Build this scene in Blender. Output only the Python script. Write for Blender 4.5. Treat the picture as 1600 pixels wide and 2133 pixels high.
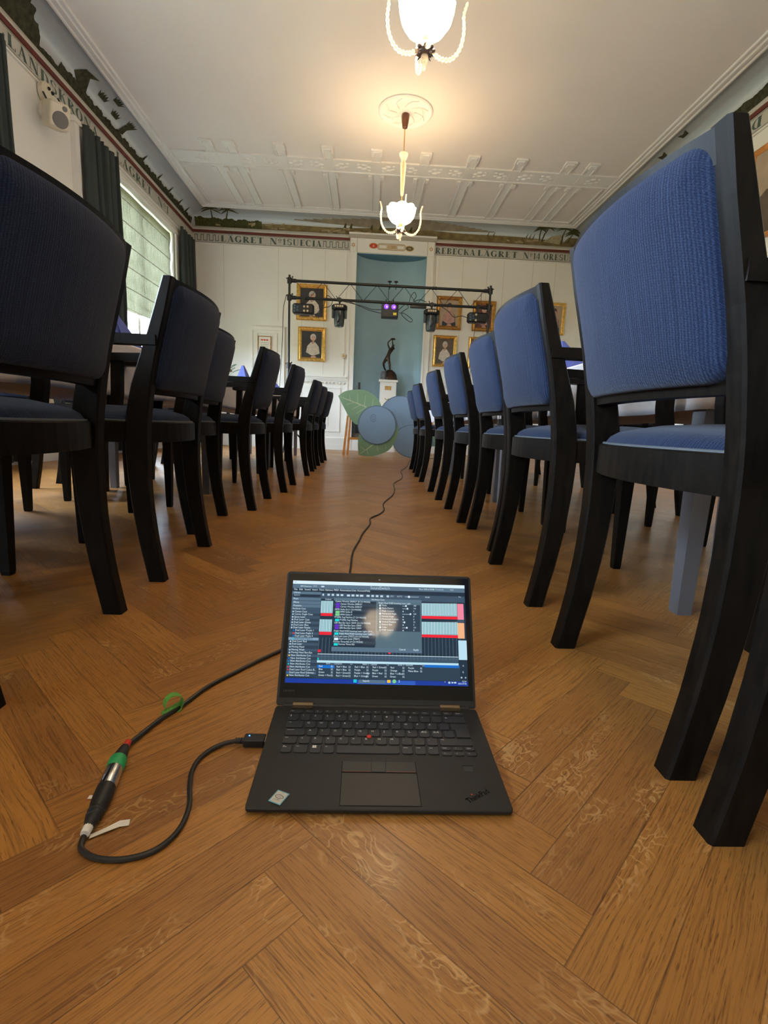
import bpy, bmesh, math, random
from mathutils import Vector, Matrix
random.seed(7)
for o in list(bpy.data.objects): bpy.data.objects.remove(o, do_unlink=True)
SC = bpy.context.scene
COL = SC.collection
PI = math.pi
def R(d): return math.radians(d)

# ------------------------------------------------------------------ camera
F, PITCH, YAW, ROLL, CH = 1057.0, R(-9.691), R(2.292), R(2.45), .477
fw = Vector((math.sin(YAW)*math.cos(PITCH), math.cos(YAW)*math.cos(PITCH), math.sin(PITCH)))
rt = Vector((math.cos(YAW), -math.sin(YAW), 0)); up = rt.cross(fw)
r2 = rt*math.cos(ROLL) + up*math.sin(ROLL); u2 = -rt*math.sin(ROLL) + up*math.cos(ROLL)
cd = bpy.data.cameras.new('camera'); cam = bpy.data.objects.new('camera', cd); COL.objects.link(cam)
cam.matrix_world = Matrix(((r2.x, u2.x, -fw.x, 0), (r2.y, u2.y, -fw.y, 0), (r2.z, u2.z, -fw.z, CH), (0, 0, 0, 1)))
cd.sensor_fit = 'HORIZONTAL'; cd.sensor_width = 36; cd.lens = 36*F/1600; cd.clip_start = .02; cd.clip_end = 100
SC.camera = cam

# ------------------------------------------------------------------ exposure, sky, lights
VS = SC.view_settings
SC.display_settings.display_device = 'sRGB'
VS.view_transform = 'Standard'; VS.look = 'None'; VS.gamma = 1; VS.use_curve_mapping = False
VS.exposure = 2.4
KE = 2**-VS.exposure          # screens and small lamps keep their look when the exposure changes
SKY = 8.0
SHADE_GLOW = 6.6
W = bpy.data.worlds.new('sky'); SC.world = W; W.use_nodes = True
nt = W.node_tree; nt.nodes.clear()
out = nt.nodes.new('ShaderNodeOutputWorld'); bg = nt.nodes.new('ShaderNodeBackground')
tc = nt.nodes.new('ShaderNodeTexCoord'); sp = nt.nodes.new('ShaderNodeSeparateXYZ'); rp = nt.nodes.new('ShaderNodeValToRGB')
nt.links.new(tc.outputs['Generated'], sp.inputs[0]); nt.links.new(sp.outputs['Z'], rp.inputs[0])
rp.color_ramp.elements[0].position = .0; rp.color_ramp.elements[0].color = (.16, .18, .13, 1)
rp.color_ramp.elements[1].position = .06; rp.color_ramp.elements[1].color = (.64, .81, 1.0, 1)
nt.links.new(rp.outputs[0], bg.inputs[0]); bg.inputs[1].default_value = SKY
nt.links.new(bg.outputs[0], out.inputs[0])
# room dimensions
XL, XR, YB, YF, ZC = -3.08, 3.65, 9.37, -5.2, 3.895
WIN = [(-2.6, -.5), (1.95, 4.05), (6.5, 8.55)]       # left wall window openings by y; the first, unseen, is added for daylight
WZ0, WZ1 = .95, 3.27
def portal(y0, y1, z0, z1):
    l = bpy.data.lights.new('daylight', 'AREA'); l.shape = 'RECTANGLE'; l.size = y1-y0; l.size_y = z1-z0
    l.cycles.is_portal = True
    o = bpy.data.objects.new('daylight', l); COL.objects.link(o)
    o.matrix_world = Matrix.Translation((XL-.31, (y0+y1)/2, (z0+z1)/2)) @ Matrix(((0, 0, -1, 0), (1, 0, 0, 0), (0, -1, 0, 0), (0, 0, 0, 1)))
for (a, b) in WIN: portal(a, b, WZ0, WZ1)

# ------------------------------------------------------------------ helpers
class MB:
    def __init__(s): s.v = []; s.f = []; s.m = []; s.mats = []
    def mi(s, m):
        if m not in s.mats: s.mats.append(m)
        return s.mats.index(m)
    def add(s, vs, fs, m, M=None):
        k = len(s.v); i = s.mi(m)
        for p in vs:
            p = Vector(p)
            if M is not None: p = M @ p
            s.v.append(tuple(p))
        for f in fs: s.f.append(tuple(k+j for j in f)); s.m.append(i)
        return s
    def box(s, a, b, m, M=None):
        x0, y0, z0 = a; x1, y1, z1 = b
        v = [(x0,y0,z0),(x1,y0,z0),(x1,y1,z0),(x0,y1,z0),(x0,y0,z1),(x1,y0,z1),(x1,y1,z1),(x0,y1,z1)]
        return s.add(v, [(0,3,2,1),(4,5,6,7),(0,1,5,4),(1,2,6,5),(2,3,7,6),(3,0,4,7)], m, M)
    def rbox(s, a, b, r, m, M=None, n=3, zr=None):
        """box with rounded vertical edges and a small chamfer top and bottom"""
        x0, y0, z0 = a; x1, y1, z1 = b; zr = r*.4 if zr is None else zr
        loops = []
        for (z, ins) in ((z0, zr), (z0+zr, 0), (z1-zr, 0), (z1, zr)):
            L = []
            for (cx, cy, a0) in ((x1-r, y1-r, 0), (x0+r, y1-r, 90), (x0+r, y0+r, 180), (x1-r, y0+r, 270)):
                for k in range(n+1):
                    t = R(a0+90*k/n); rr = max(r-ins, r*.2)
                    L.append((cx+rr*math.cos(t), cy+rr*math.sin(t), z))
            loops.append(L)
        return s.loft(loops, m, True, True, M)
    def loft(s, loops, m, cap0=True, cap1=True, M=None, closed=True):
        n = len(loops[0]); v = [p for L in loops for p in L]; f = []
        for i in range(len(loops)-1):
            for j in range(n if closed else n-1):
                a = i*n+j; b = i*n+(j+1) % n
                f.append((a, b, b+n, a+n))
        if cap0: f.append(tuple(range(n-1, -1, -1)))
        if cap1: f.append(tuple((len(loops)-1)*n+j for j in range(n)))
        return s.add(v, f, m, M)
    def prism(s, poly, z0, z1, m, M=None):
        return s.loft([[(x, y, z0) for x, y in poly], [(x, y, z1) for x, y in poly]], m, True, True, M)
    def tube(s, pts, r, m, n=8, M=None, caps=True):
        pts = [Vector(p) for p in pts]; loops = []; N = len(pts); prev = None
        for i, p in enumerate(pts):
            t = (pts[min(i+1, N-1)]-pts[max(i-1, 0)]).normalized()
            if prev is None:
                a = Vector((0, 0, 1)) if abs(t.z) < .9 else Vector((1, 0, 0))
                u = t.cross(a).normalized()
            else:
                u = (prev - t*prev.dot(t)); u = u.normalized() if u.length > 1e-6 else t.orthogonal().normalized()
            prev = u; w = t.cross(u)
            rr = r[i] if isinstance(r, (list, tuple)) else r
            loops.append([tuple(p+(u*math.cos(2*PI*k/n)+w*math.sin(2*PI*k/n))*rr) for k in range(n)])
        return s.loft(loops, m, caps, caps, M)
    def lathe(s, prof, m, n=20, M=None, caps=True):
        loops = [[(r*math.cos(2*PI*k/n), r*math.sin(2*PI*k/n), z) for k in range(n)] for r, z in prof]
        return s.loft(loops, m, caps, caps, M)
    def cyl(s, a, b, r, m, n=12): return s.tube([a, b], r, m, n)
    def ball(s, c, r, m, n=10, sc=(1, 1, 1)):
        prof = [(max(r*math.sin(PI*i/n), r*.02), -r*math.cos(PI*i/n)) for i in range(n+1)]
        return s.lathe(prof, m, n*2, Matrix.Translation(c) @ Matrix.Diagonal((*sc, 1)))
    def build(s, name, parent=None, smooth=False, loc=None):
        me = bpy.data.meshes.new(name); me.from_pydata(s.v, [], s.f)
        for m in s.mats: me.materials.append(m)
        me.polygons.foreach_set('material_index', s.m)
        if smooth:
            me.polygons.foreach_set('use_smooth', [True]*len(me.polygons))
        me.update()
        bm = bmesh.new(); bm.from_mesh(me); bmesh.ops.recalc_face_normals(bm, faces=bm.faces); bm.to_mesh(me); bm.free()
        if smooth:
            try: me.set_sharp_from_angle(angle=R(40))
            except Exception: pass
        o = bpy.data.objects.new(name, me); COL.objects.link(o)
        if parent is not None: o.parent = parent
        if loc: o.location = loc
        return o
def bez(pts, n=8):
    """Catmull-Rom through the points"""
    P = [Vector(p) for p in pts]; P = [P[0]*2-P[1]] + P + [P[-1]*2-P[-2]]; o = []
    for i in range(1, len(P)-2):
        for k in range(n):
            t = k/n; a, b, c, d = P[i-1:i+3]
            o.append(.5*((2*b)+(c-a)*t+(2*a-5*b+4*c-d)*t*t+(3*b-a-3*c+d)*t**3))
    o.append(P[-2]); return o
def thing(name, label, cat, loc=(0, 0, 0), rz=0, group=None):
    o = bpy.data.objects.new(name, None); COL.objects.link(o); o.empty_display_size = .05
    o.location = loc; o.rotation_euler = (0, 0, rz); return tag(o, label, cat, group)
def tag(o, label, cat, group=None):
    o['label'] = label; o['category'] = cat
    if group: o['group'] = group
    return o
def struct(o, label=None):
    o['kind'] = 'structure'
    if label: o['label'] = label
    return o
def dup(root, loc, rz=0, label=None, group=None):
    r = root.copy(); COL.objects.link(r); r.location = loc; r.rotation_euler = (0, 0, rz)
    if label: r['label'] = label
    if group: r['group'] = group
    for ch in list(root.children):
        c = ch.copy(); COL.objects.link(c); c.parent = r
        for g in list(ch.children):
            d = g.copy(); COL.objects.link(d); d.parent = c
    return r

# ------------------------------------------------------------------ materials
class NT:
    def __init__(s, name):
        s.m = bpy.data.materials.new(name); s.m.use_nodes = True; s.t = s.m.node_tree
        s.p = s.t.nodes['Principled BSDF']
    def n(s, ty, **k):
        o = s.t.nodes.new(ty)
        for a, b in k.items(): setattr(o, a, b)
        return o
    def l(s, a, b): s.t.links.new(a, b)
    def math(s, op, a, b=None, c=None, clamp=False):
        o = s.n('ShaderNodeMath', operation=op, use_clamp=clamp)
        for i, x in enumerate((a, b, c)):
            if x is None: continue
            if isinstance(x, (int, float)): o.inputs[i].default_value = x
            else: s.l(x, o.inputs[i])
        return o.outputs[0]
    def mix(s, f, a, b, mode='MIX'):
        o = s.n('ShaderNodeMix', data_type='RGBA', blend_type=mode)
        for i, x in ((0, f), (6, a), (7, b)):
            if isinstance(x, (int, float)): o.inputs[i].default_value = x
            elif isinstance(x, tuple): o.inputs[i].default_value = (*x[:3], 1)
            else: s.l(x, o.inputs[i])
        return o.outputs[2]
    def noise(s, vec, scale, detail=4, rough=.5, dist=0):
        o = s.n('ShaderNodeTexNoise'); o.inputs['Scale'].default_value = scale; o.inputs['Detail'].default_value = detail
        o.inputs['Roughness'].default_value = rough; o.inputs['Distortion'].default_value = dist
        if vec is not None: s.l(vec, o.inputs['Vector'])
        return o.outputs[0]
    def mapv(s, vec, scale=(1, 1, 1), loc=(0, 0, 0), rot=(0, 0, 0)):
        o = s.n('ShaderNodeMapping'); o.inputs['Scale'].default_value = scale; o.inputs['Location'].default_value = loc
        o.inputs['Rotation'].default_value = rot; s.l(vec, o.inputs['Vector']); return o.outputs[0]
    def ramp(s, f, st):
        o = s.n('ShaderNodeValToRGB'); e = o.color_ramp.elements
        while len(e) < len(st): e.new(.5)
        for i, (p, c) in enumerate(st): e[i].position = p; e[i].color = (*c[:3], 1) if isinstance(c, tuple) else (c, c, c, 1)
        s.l(f, o.inputs[0]); return o.outputs[0]
    def obj(s): return s.n('ShaderNodeTexCoord').outputs['Object']
    def bump(s, h, st=.2, d=.002):
        o = s.n('ShaderNodeBump'); o.inputs['Strength'].default_value = st; o.inputs['Distance'].default_value = d
        s.l(h, o.inputs['Height']); s.l(o.outputs[0], s.p.inputs['Normal'])
def mat(name, c, rough=.5, metal=0, spec=.5, var=.08, scale=20, bump=0, emit=None, es=0, coat=0, trans=0):
    t = NT(name); p = t.p
    v = t.obj()
    if var:
        nz = t.noise(v, scale, 4)
        k = t.ramp(nz, [(.3, tuple(x*(1-var) for x in c)), (.7, tuple(min(x*(1+var), 1) for x in c))])
        t.l(k, p.inputs['Base Color'])
        if bump: t.bump(t.noise(v, scale*4, 3), bump, .001)
    else: p.inputs['Base Color'].default_value = (*c, 1)
    p.inputs['Roughness'].default_value = rough; p.inputs['Metallic'].default_value = metal
    p.inputs['Specular IOR Level'].default_value = spec; p.inputs['Coat Weight'].default_value = coat
    p.inputs['Transmission Weight'].default_value = trans
    if emit: p.inputs['Emission Color'].default_value = (*emit, 1); p.inputs['Emission Strength'].default_value = es
    return t.m
M_ceil = mat('ceiling_paint', (.69, .65, .62), .85, var=.02, scale=1.5, bump=.03, spec=.2)
M_relief = mat('stucco_paint', (.70, .685, .665), .8, var=.02, scale=3, spec=.2)
M_wall = mat('wall_paint', (.76, .735, .66), .75, var=.03, scale=1.2, bump=.03, spec=.3)
M_trim = mat('trim_paint', (.77, .745, .68), .5, var=.02, scale=4, spec=.4)
M_trimL = mat('trim_taupe', (.40, .35, .28), .6, var=.04, scale=6)
M_frieze = mat('frieze_paint', (.52, .49, .42), .8, var=.05, scale=8)
M_letter = mat('frieze_letter', (.075, .105, .085), .8, var=.2, scale=60)
M_red = mat('frieze_red', (.13, .026, .016), .7, var=.15, scale=15)
M_line = mat('frieze_line', (.10, .10, .085), .8, var=.1)
M_gold = mat('gold_leaf', (.80, .50, .14), .32, metal=.85, var=.25, scale=25, bump=.1)
M_golddk = mat('gold_dark', (.50, .26, .07), .4, metal=.8, var=.3, scale=25)
M_blackmetal = mat('black_metal', (.006, .006, .007), .45, var=.2, scale=40)
M_blackplast = mat('black_plastic', (.006, .006, .007), .5, var=.15, scale=60)
M_rubber = mat('black_rubber', (.014, .013, .012), .5, var=.2, scale=80)
M_bronze = mat('bronze', (.045, .022, .012), .35, metal=.6, var=.5, scale=14, bump=.2)
M_stone = mat('statue_stone', (.10, .095, .09), .7, var=.4, scale=18, bump=.2)
M_bulbglass = None
M_blue = mat('berry_blue', (.165, .245, .34), .8, var=.05, scale=3)
M_bluedk = mat('berry_dark', (.09, .13, .18), .8, var=.05)
M_leaf = mat('leaf_green', (.17, .28, .16), .8, var=.08, scale=3)
M_vein = mat('leaf_vein', (.42, .45, .28), .8, var=.05)
M_orange = mat('easel_wood', (.62, .25, .055), .4, var=.2, scale=12)
M_white = mat('white_paint', (.72, .68, .60), .5, var=.03, scale=6)
M_plastic = mat('cream_plastic', (.70, .62, .48), .45, var=.03)
M_grille = mat('speaker_grille', (.16, .15, .14), .7, var=.3, scale=200)
M_brass = mat('brass_plate', (.42, .27, .10), .35, metal=.8, var=.2)
M_tlegs = mat('grey_painted_metal', (.14, .14, .155), .4, var=.05)
M_wood = mat('table_wood', (.30, .16, .07), .4, var=.2)
M_chrome = mat('nickel', (.70, .68, .66), .22, metal=1, var=.05)
M_gtape = mat('green_tape', (.02, .32, .10), .5, var=.1)
M_rtape = mat('red_tape', (.60, .03, .015), .45, var=.1)
M_velcro = mat('green_velcro', (.12, .36, .06), .8, var=.2, scale=200, bump=.3)
M_paper = mat('white_paper', (.75, .72, .66), .7, var=.03)
M_dowel = mat('brown_wood_turning', (.16, .05, .02), .3, var=.2)
M_bronzelamp = mat('lamp_bronze', (.12, .09, .09), .35, metal=.8, var=.3)
M_lampbrass = mat('lamp_brass', (.75, .48, .16), .25, metal=.9, var=.2)
M_niche = mat('niche_teal', (.30, .44, .50), .75, var=.1, scale=1.5)
M_nichetop = mat('niche_top', (.11, .22, .29), .75, var=.06)
M_dark = mat('dark_cabinet', (.03, .04, .045), .6, var=.2)
M_brownstep = mat('grey_brown_step', (.10, .08, .06), .7, var=.2)
M_rad = mat('radiator_enamel', (.60, .52, .38), .5, var=.03)
M_rose = mat('rose_red', (.22, .008, .015), .6, var=.3, scale=80)
M_green = mat('foliage', (.05, .12, .05), .6, var=.3, scale=60)
M_vase = mat('white_porcelain', (.75, .73, .70), .25, var=.02)
M_hinge = mat('hinge_bronze', (.16, .12, .075), .35, metal=.9, var=.05)
M_stick = mat('pointer_red', (.55, .03, .012), .6, var=.05)
M_base = mat('laptop_soft_black', (.012, .011, .0098), .5, var=.12, scale=30, spec=.4)
M_key = mat('key_black', (.016, .016, .017), .42, var=.05)
M_keytxt = mat('key_legend', (.80, .78, .72), .6, var=0)
M_pad = mat('touchpad', (.015, .0145, .0135), .45, var=.15, scale=25)
M_logo = mat('embossed_logo', (.001, .001, .001), .9, var=0, spec=0)
M_bezel = mat('screen_bezel', (.003, .003, .0035), .10, var=0, spec=.5)
M_usb = mat('usb_metal', (.6, .58, .55), .3, metal=1, var=0)

def make_chairwood():
    t = NT('black_stained_wood'); v = t.obj()
    nz = t.noise(t.mapv(v, (14, 14, 3)), 6, 5, .6)
    sc = t.noise(t.mapv(v, (60, 60, 8)), 3, 3, .6)
    c = t.ramp(nz, [(.3, (.0035, .0027, .0021)), (.75, (.012, .0085, .0055))])
    w = t.ramp(sc, [(.72, 0.0), (.80, 1.0)])
    c = t.mix(t.math('MULTIPLY', w, .25), c, (.10, .085, .07))
    t.l(c, t.p.inputs['Base Color']); t.p.inputs['Roughness'].default_value = .42; t.p.inputs['Specular IOR Level'].default_value = .10
    t.bump(nz, .12, .001); return t.m
M_cw = make_chairwood()
def make_fabric():
    t = NT('blue_knit_upholstery'); v = t.obj()
    s = t.n('ShaderNodeSeparateXYZ'); t.l(v, s.inputs[0])
    xy = s.outputs['Y']
    zz = t.math('ADD', s.outputs['Z'], t.math('MULTIPLY', s.outputs['X'], .8))
    cb = t.n('ShaderNodeCombineXYZ'); t.l(xy, cb.inputs[0]); t.l(zz, cb.inputs[1])
    # knit ribs: narrow columns of small slanted stitches
    rib = t.math('SINE', t.math('MULTIPLY', xy, 2*PI/.0050))
    st = t.math('SINE', t.math('ADD', t.math('MULTIPLY', zz, 2*PI/.0026), t.math('MULTIPLY', t.math('ABSOLUTE', rib), 2.2)))
    n1 = t.noise(t.mapv(cb.outputs[0], (420, 520, 1)), 1, 2, .6)
    n2 = t.noise(t.mapv(cb.outputs[0], (170, 7, 1)), 1, 3, .6)
    n3 = t.noise(v, 5, 3)
    h = t.math('ADD', t.math('MULTIPLY', rib, .30), t.math('MULTIPLY', st, .22))
    h = t.math('ADD', h, t.math('MULTIPLY', t.math('SUBTRACT', n1, .5), 2.4))
    h = t.math('ADD', h, t.math('MULTIPLY', t.math('SUBTRACT', n2, .5), 1.3))
    f = t.ramp(t.math('ADD', t.math('MULTIPLY', h, .38), .45), [(.32, 0.0), (1.0, 1.0)])
    c = t.mix(f, (.0018, .0062, .021), (.038, .062, .115))
    c = t.mix(t.math('MULTIPLY', n3, .25), c, (.03, .045, .13))
    t.l(c, t.p.inputs['Base Color']); t.p.inputs['Roughness'].default_value = .9
    t.p.inputs['Specular IOR Level'].default_value = .15
    t.p.inputs['Sheen Weight'].default_value = .10; t.p.inputs['Sheen Roughness'].default_value = .5
    t.bump(h, .5, .0012); return t.m
M_fab = make_fabric()
def make_cloth(name, c, sc=500, wr=.4):
    t = NT(name); v = t.obj()
    a = t.math('SINE', t.math('MULTIPLY', t.noise(v, 3, 2), 60)); n = t.noise(t.mapv(v, (1, 1, 3)), 14, 4)
    w = t.noise(v, sc, 2)
    col = t.mix(t.math('MULTIPLY', n, .5), c, tuple(x*.8 for x in c))
    t.l(col, t.p.inputs['Base Color']); t.p.inputs['Roughness'].default_value = .85; t.p.inputs['Specular IOR Level'].default_value = .2
    t.bump(t.math('ADD', n, t.math('MULTIPLY', w, .2)), wr, .004); return t.m
M_tcloth = make_cloth('white_tablecloth', (.66, .61, .60))
M_napkin = make_cloth('blue_napkin', (.10, .12, .36))
M_curtain = make_cloth('grey_green_velvet', (.052, .062, .058), 300, .2)
def make_blind():
    t = NT('green_linen_blind'); v = t.obj()
    a = t.noise(t.mapv(v, (1, 60, 3)), 1.2, 5, .6); b = t.noise(t.mapv(v, (1, 12, 90)), 1.5, 4, .6); c = t.noise(t.mapv(v, (1, 1.3, 1)), 1.1, 2)
    m = t.math('ADD', t.math('MULTIPLY', a, .6), t.math('MULTIPLY', b, .4))
    col = t.ramp(m, [(.35, (.20, .22, .16)), (.65, (.40, .42, .33))])
    t.t.nodes.remove(t.p)
    d = t.n('ShaderNodeBsdfDiffuse'); tr = t.n('ShaderNodeBsdfTranslucent'); mx = t.n('ShaderNodeMixShader'); mx.inputs[0].default_value = .5
    t.l(col, d.inputs[0]); t.l(t.ramp(m, [(.35, (.026, .026, .016)), (.66, (.125, .120, .078))]), tr.inputs[0])
    t.l(d.outputs[0], mx.inputs[1]); t.l(tr.outputs[0], mx.inputs[2]); t.l(mx.outputs[0], t.t.nodes['Material Output'].inputs[0]); return t.m
M_blind = make_blind()
def make_glasspane():
    t = NT('window_glass'); t.t.nodes.remove(t.p)
    a = t.n('ShaderNodeBsdfTransparent'); g = t.n('ShaderNodeBsdfGlossy'); g.inputs['Roughness'].default_value = .02
    mx = t.n('ShaderNodeMixShader'); mx.inputs[0].default_value = .06
    t.l(a.outputs[0], mx.inputs[1]); t.l(g.outputs[0], mx.inputs[2]); t.l(mx.outputs[0], t.t.nodes['Material Output'].inputs[0]); return t.m
M_glass = make_glasspane()
def make_shade():
    t = NT('frosted_lamp_glass'); v = t.obj()
    t.p.inputs['Base Color'].default_value = (.9, .8, .6, 1); t.p.inputs['Roughness'].default_value = .35
    n = t.noise(v, 45, 2)
    t.l(t.ramp(n, [(.3, (1, .70, .42)), (.7, (1, .80, .54))]), t.p.inputs['Emission Color'])
    t.p.inputs['Emission Strength'].default_value = SHADE_GLOW; return t.m
M_shade = make_shade()
def make_crystal():
    t = NT('crystal_glass'); t.p.inputs['Base Color'].default_value = (1, .93, .78, 1); t.p.inputs['Roughness'].default_value = .12
    t.p.inputs['Transmission Weight'].default_value = .95; t.p.inputs['IOR'].default_value = 1.45
    t.p.inputs['Emission Color'].default_value = (1, .68, .36, 1); t.p.inputs['Emission Strength'].default_value = .07  # faint warm emission put into the crystal in place of caught lamplight
    t.bump(t.noise(t.obj(), 160, 2), .9, .004); return t.m
M_crystal = make_crystal()
def make_mural():
    """painted sky on the cove: grey-lilac low down, a pale streak, slate blue towards the ceiling"""
    t = NT('painted_sky'); v = t.obj(); s = t.n('ShaderNodeSeparateXYZ'); t.l(v, s.inputs[0])
    z = t.math('DIVIDE', t.math('SUBTRACT', s.outputs['Z'], 3.66), .235)
    n = t.noise(t.mapv(v, (1, 1, 6)), 1.2, 4, .6)
    z = t.math('ADD', z, t.math('MULTIPLY', t.math('SUBTRACT', n, .5), .22))
    c = t.ramp(z, [(.0, (.46, .43, .42)), (.35, (.46, .46, .48)), (.55, (.58, .64, .66)), (.68, (.42, .48, .52)), (.9, (.36, .38, .39))])
    t.l(c, t.p.inputs['Base Color']); t.p.inputs['Roughness'].default_value = .85; t.p.inputs['Specular IOR Level'].default_value = .15; return t.m
M_mural = make_mural()
M_tree = mat('painted_trees', (.055, .053, .032), .9, var=.4, scale=25, spec=.1)
M_dune = mat('painted_dunes', (.20, .15, .07), .9, var=.35, scale=9, spec=.1)
M_dunelt = mat('painted_sand', (.33, .26, .15), .9, var=.3, scale=30, spec=.1)
M_ray = mat('painted_rays', (.25, .21, .15), .9, var=.2, scale=9, spec=.1)
M_tent = mat('painted_tent', (.36, .31, .20), .9, var=.15, scale=30, spec=.1)
M_palm = mat('painted_palm', (.07, .07, .025), .9, var=.4, scale=40, spec=.1)

# ------------------------------------------------------------------ floor: herringbone oak
def make_oak():
    t = NT('oak_parquet')
    uv = t.n('ShaderNodeUVMap'); uv.uv_map = 'UVMap'; at = t.n('ShaderNodeAttribute'); at.attribute_name = 'tone'
    s = t.n('ShaderNodeSeparateXYZ'); t.l(uv.outputs[0], s.inputs[0]); a = t.n('ShaderNodeSeparateColor'); t.l(at.outputs['Color'], a.inputs[0])
    U, V = s.outputs[0], s.outputs[1]
    off = t.math('MULTIPLY', a.outputs[0], 37.0)
    cb = t.n('ShaderNodeCombineXYZ'); t.l(U, cb.inputs[0]); t.l(V, cb.inputs[1]); t.l(off, cb.inputs[2]); P = cb.outputs[0]
    warp = t.noise(t.mapv(P, (3, 9, 1)), 1, 2)
    # grain lines along the plank
    Vw = t.math('ADD', V, t.math('MULTIPLY', t.math('SUBTRACT', warp, .5), .03))
    cb2 = t.n('ShaderNodeCombineXYZ'); t.l(t.math('MULTIPLY', U, 9.0), cb2.inputs[0]); t.l(t.math('MULTIPLY', Vw, 420.0), cb2.inputs[1]); t.l(off, cb2.inputs[2])
    g1 = t.noise(cb2.outputs[0], 1, 3, .6)
    cb3 = t.n('ShaderNodeCombineXYZ'); t.l(t.math('MULTIPLY', U, 45.0), cb3.inputs[0]); t.l(t.math('MULTIPLY', Vw, 800.0), cb3.inputs[1]); t.l(off, cb3.inputs[2])
    g2 = t.noise(cb3.outputs[0], 1, 2, .6)
    # silver rays: pale wavy flecks across the grain, only on some planks
    fl = t.noise(t.mapv(P, (26, 48, 1)), 1, 1.5, .5, 1.6)
    fl = t.math('SUBTRACT', 1.0, t.math('MULTIPLY', t.math('ABSOLUTE', t.math('SUBTRACT', fl, .5)), 17.0), clamp=True)
    area = t.noise(t.mapv(P, (7, 14, 1)), 1, 1)
    fl = t.math('MULTIPLY', fl, t.math('MULTIPLY', t.math('SUBTRACT', area, .5), 7.0, clamp=True), clamp=True)
    fl = t.math('MULTIPLY', fl, t.math('GREATER_THAN', a.outputs[1], .5))
    big = t.noise(t.mapv(P, (5, 22, 1)), 1, 4, .6)
    base = t.mix(a.outputs[2], (.335, .138, .026), (.475, .208, .042))
    base = t.mix(t.math('MULTIPLY', t.math('GREATER_THAN', a.outputs[1], .86), .45), base, (.20, .08, .024))
    base = t.mix(t.math('MULTIPLY', big, .5), base, (.27, .12, .034))
    base = t.mix(t.ramp(g1, [(.48, 0.0), (.68, .75)]), base, (.13, .052, .015))
    base = t.mix(t.ramp(g2, [(.58, 0.0), (.70, .7)]), base, (.075, .028, .008))
    base = t.mix(t.math('MULTIPLY', fl, .5), base, (.62, .37, .14))
    # joints
    LP, WP = .0682*6, .0682
    e = t.math('MINIMUM', t.math('MINIMUM', V, t.math('SUBTRACT', WP, V)), t.math('MINIMUM', U, t.math('SUBTRACT', LP, U)))
    gap = t.math('SUBTRACT', 1.0, t.math('DIVIDE', e, .0009), clamp=True)
    jn = t.noise(t.mapv(P, (8, 8, 1)), 1, 2)
    base = t.mix(t.math('MULTIPLY', gap, t.ramp(jn, [(.3, .35), (.6, .95)])), base, (.035, .013, .005))
    t.l(base, t.p.inputs['Base Color'])
    wear = t.noise(t.n('ShaderNodeNewGeometry').outputs['Position'], 2.2, 4)
    r = t.math('ADD', t.math('MULTIPLY', wear, .22), t.math('ADD', .26, t.math('MULTIPLY', g2, .10)))
    t.l(r, t.p.inputs['Roughness']); t.p.inputs['Specular IOR Level'].default_value = .45; t.p.inputs['Coat Weight'].default_value = .12; t.p.inputs['Coat Roughness'].default_value = .18
    hh = t.math('SUBTRACT', t.math('MULTIPLY', g2, -.35), t.math('MULTIPLY', gap, 1.0))
    t.bump(hh, .35, .0006); return t.m
M_oak = make_oak()
def make_floor():
    w = .0682; n = 6; k = w/math.sqrt(2); x0 = -.334; y0 = .523-math.floor(.523/(2*k))*2*k
    V = []; Fc = []; UV = []; T = []
    def corner(u, v): return ((u-v)*k+x0, (u+v)*k+y0)
    rng = random.Random(3)
    def plank(u, v, du, dv):
        c = corner(u+du/2, v+dv/2)
        if not (XL-.35 < c[0] < XR+.35 and YF-.3 < c[1] < YB+.75): return
        b = len(V); pts = [(u, v), (u+du, v), (u+du, v+dv), (u, v+dv)]
        for p in pts: q = corner(*p); V.append((q[0], q[1], 0))
        Fc.append((b, b+1, b+2, b+3))
        L, Wd = n*w, w
        UV.extend([(0, 0), (L, 0), (L, Wd), (0, Wd)] if du > dv else [(0, 0), (0, Wd), (L, Wd), (L, 0)])
        c3 = (rng.random(), rng.random(), rng.random(), 1); T.extend([c3]*4)
    for v in range(-260, 260):
        for j in range(-60, 60): plank(v+2*n*j, v, n, 1)
    for u in range(-260, 260):
        for j in range(-60, 60): plank(u, u-2*n+1+2*n*j, 1, n)
    me = bpy.data.meshes.new('floor'); me.from_pydata(V, [], Fc); me.materials.append(M_oak)
    uvl = me.uv_layers.new(name='UVMap'); uvl.data.foreach_set('uv', [x for p in UV for x in p])
    ca = me.color_attributes.new('tone', 'FLOAT_COLOR', 'CORNER'); ca.data.foreach_set('color', [x for p in T for x in p])
    o = bpy.data.objects.new('floor', me); COL.objects.link(o); return struct(o)
make_floor()

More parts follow.
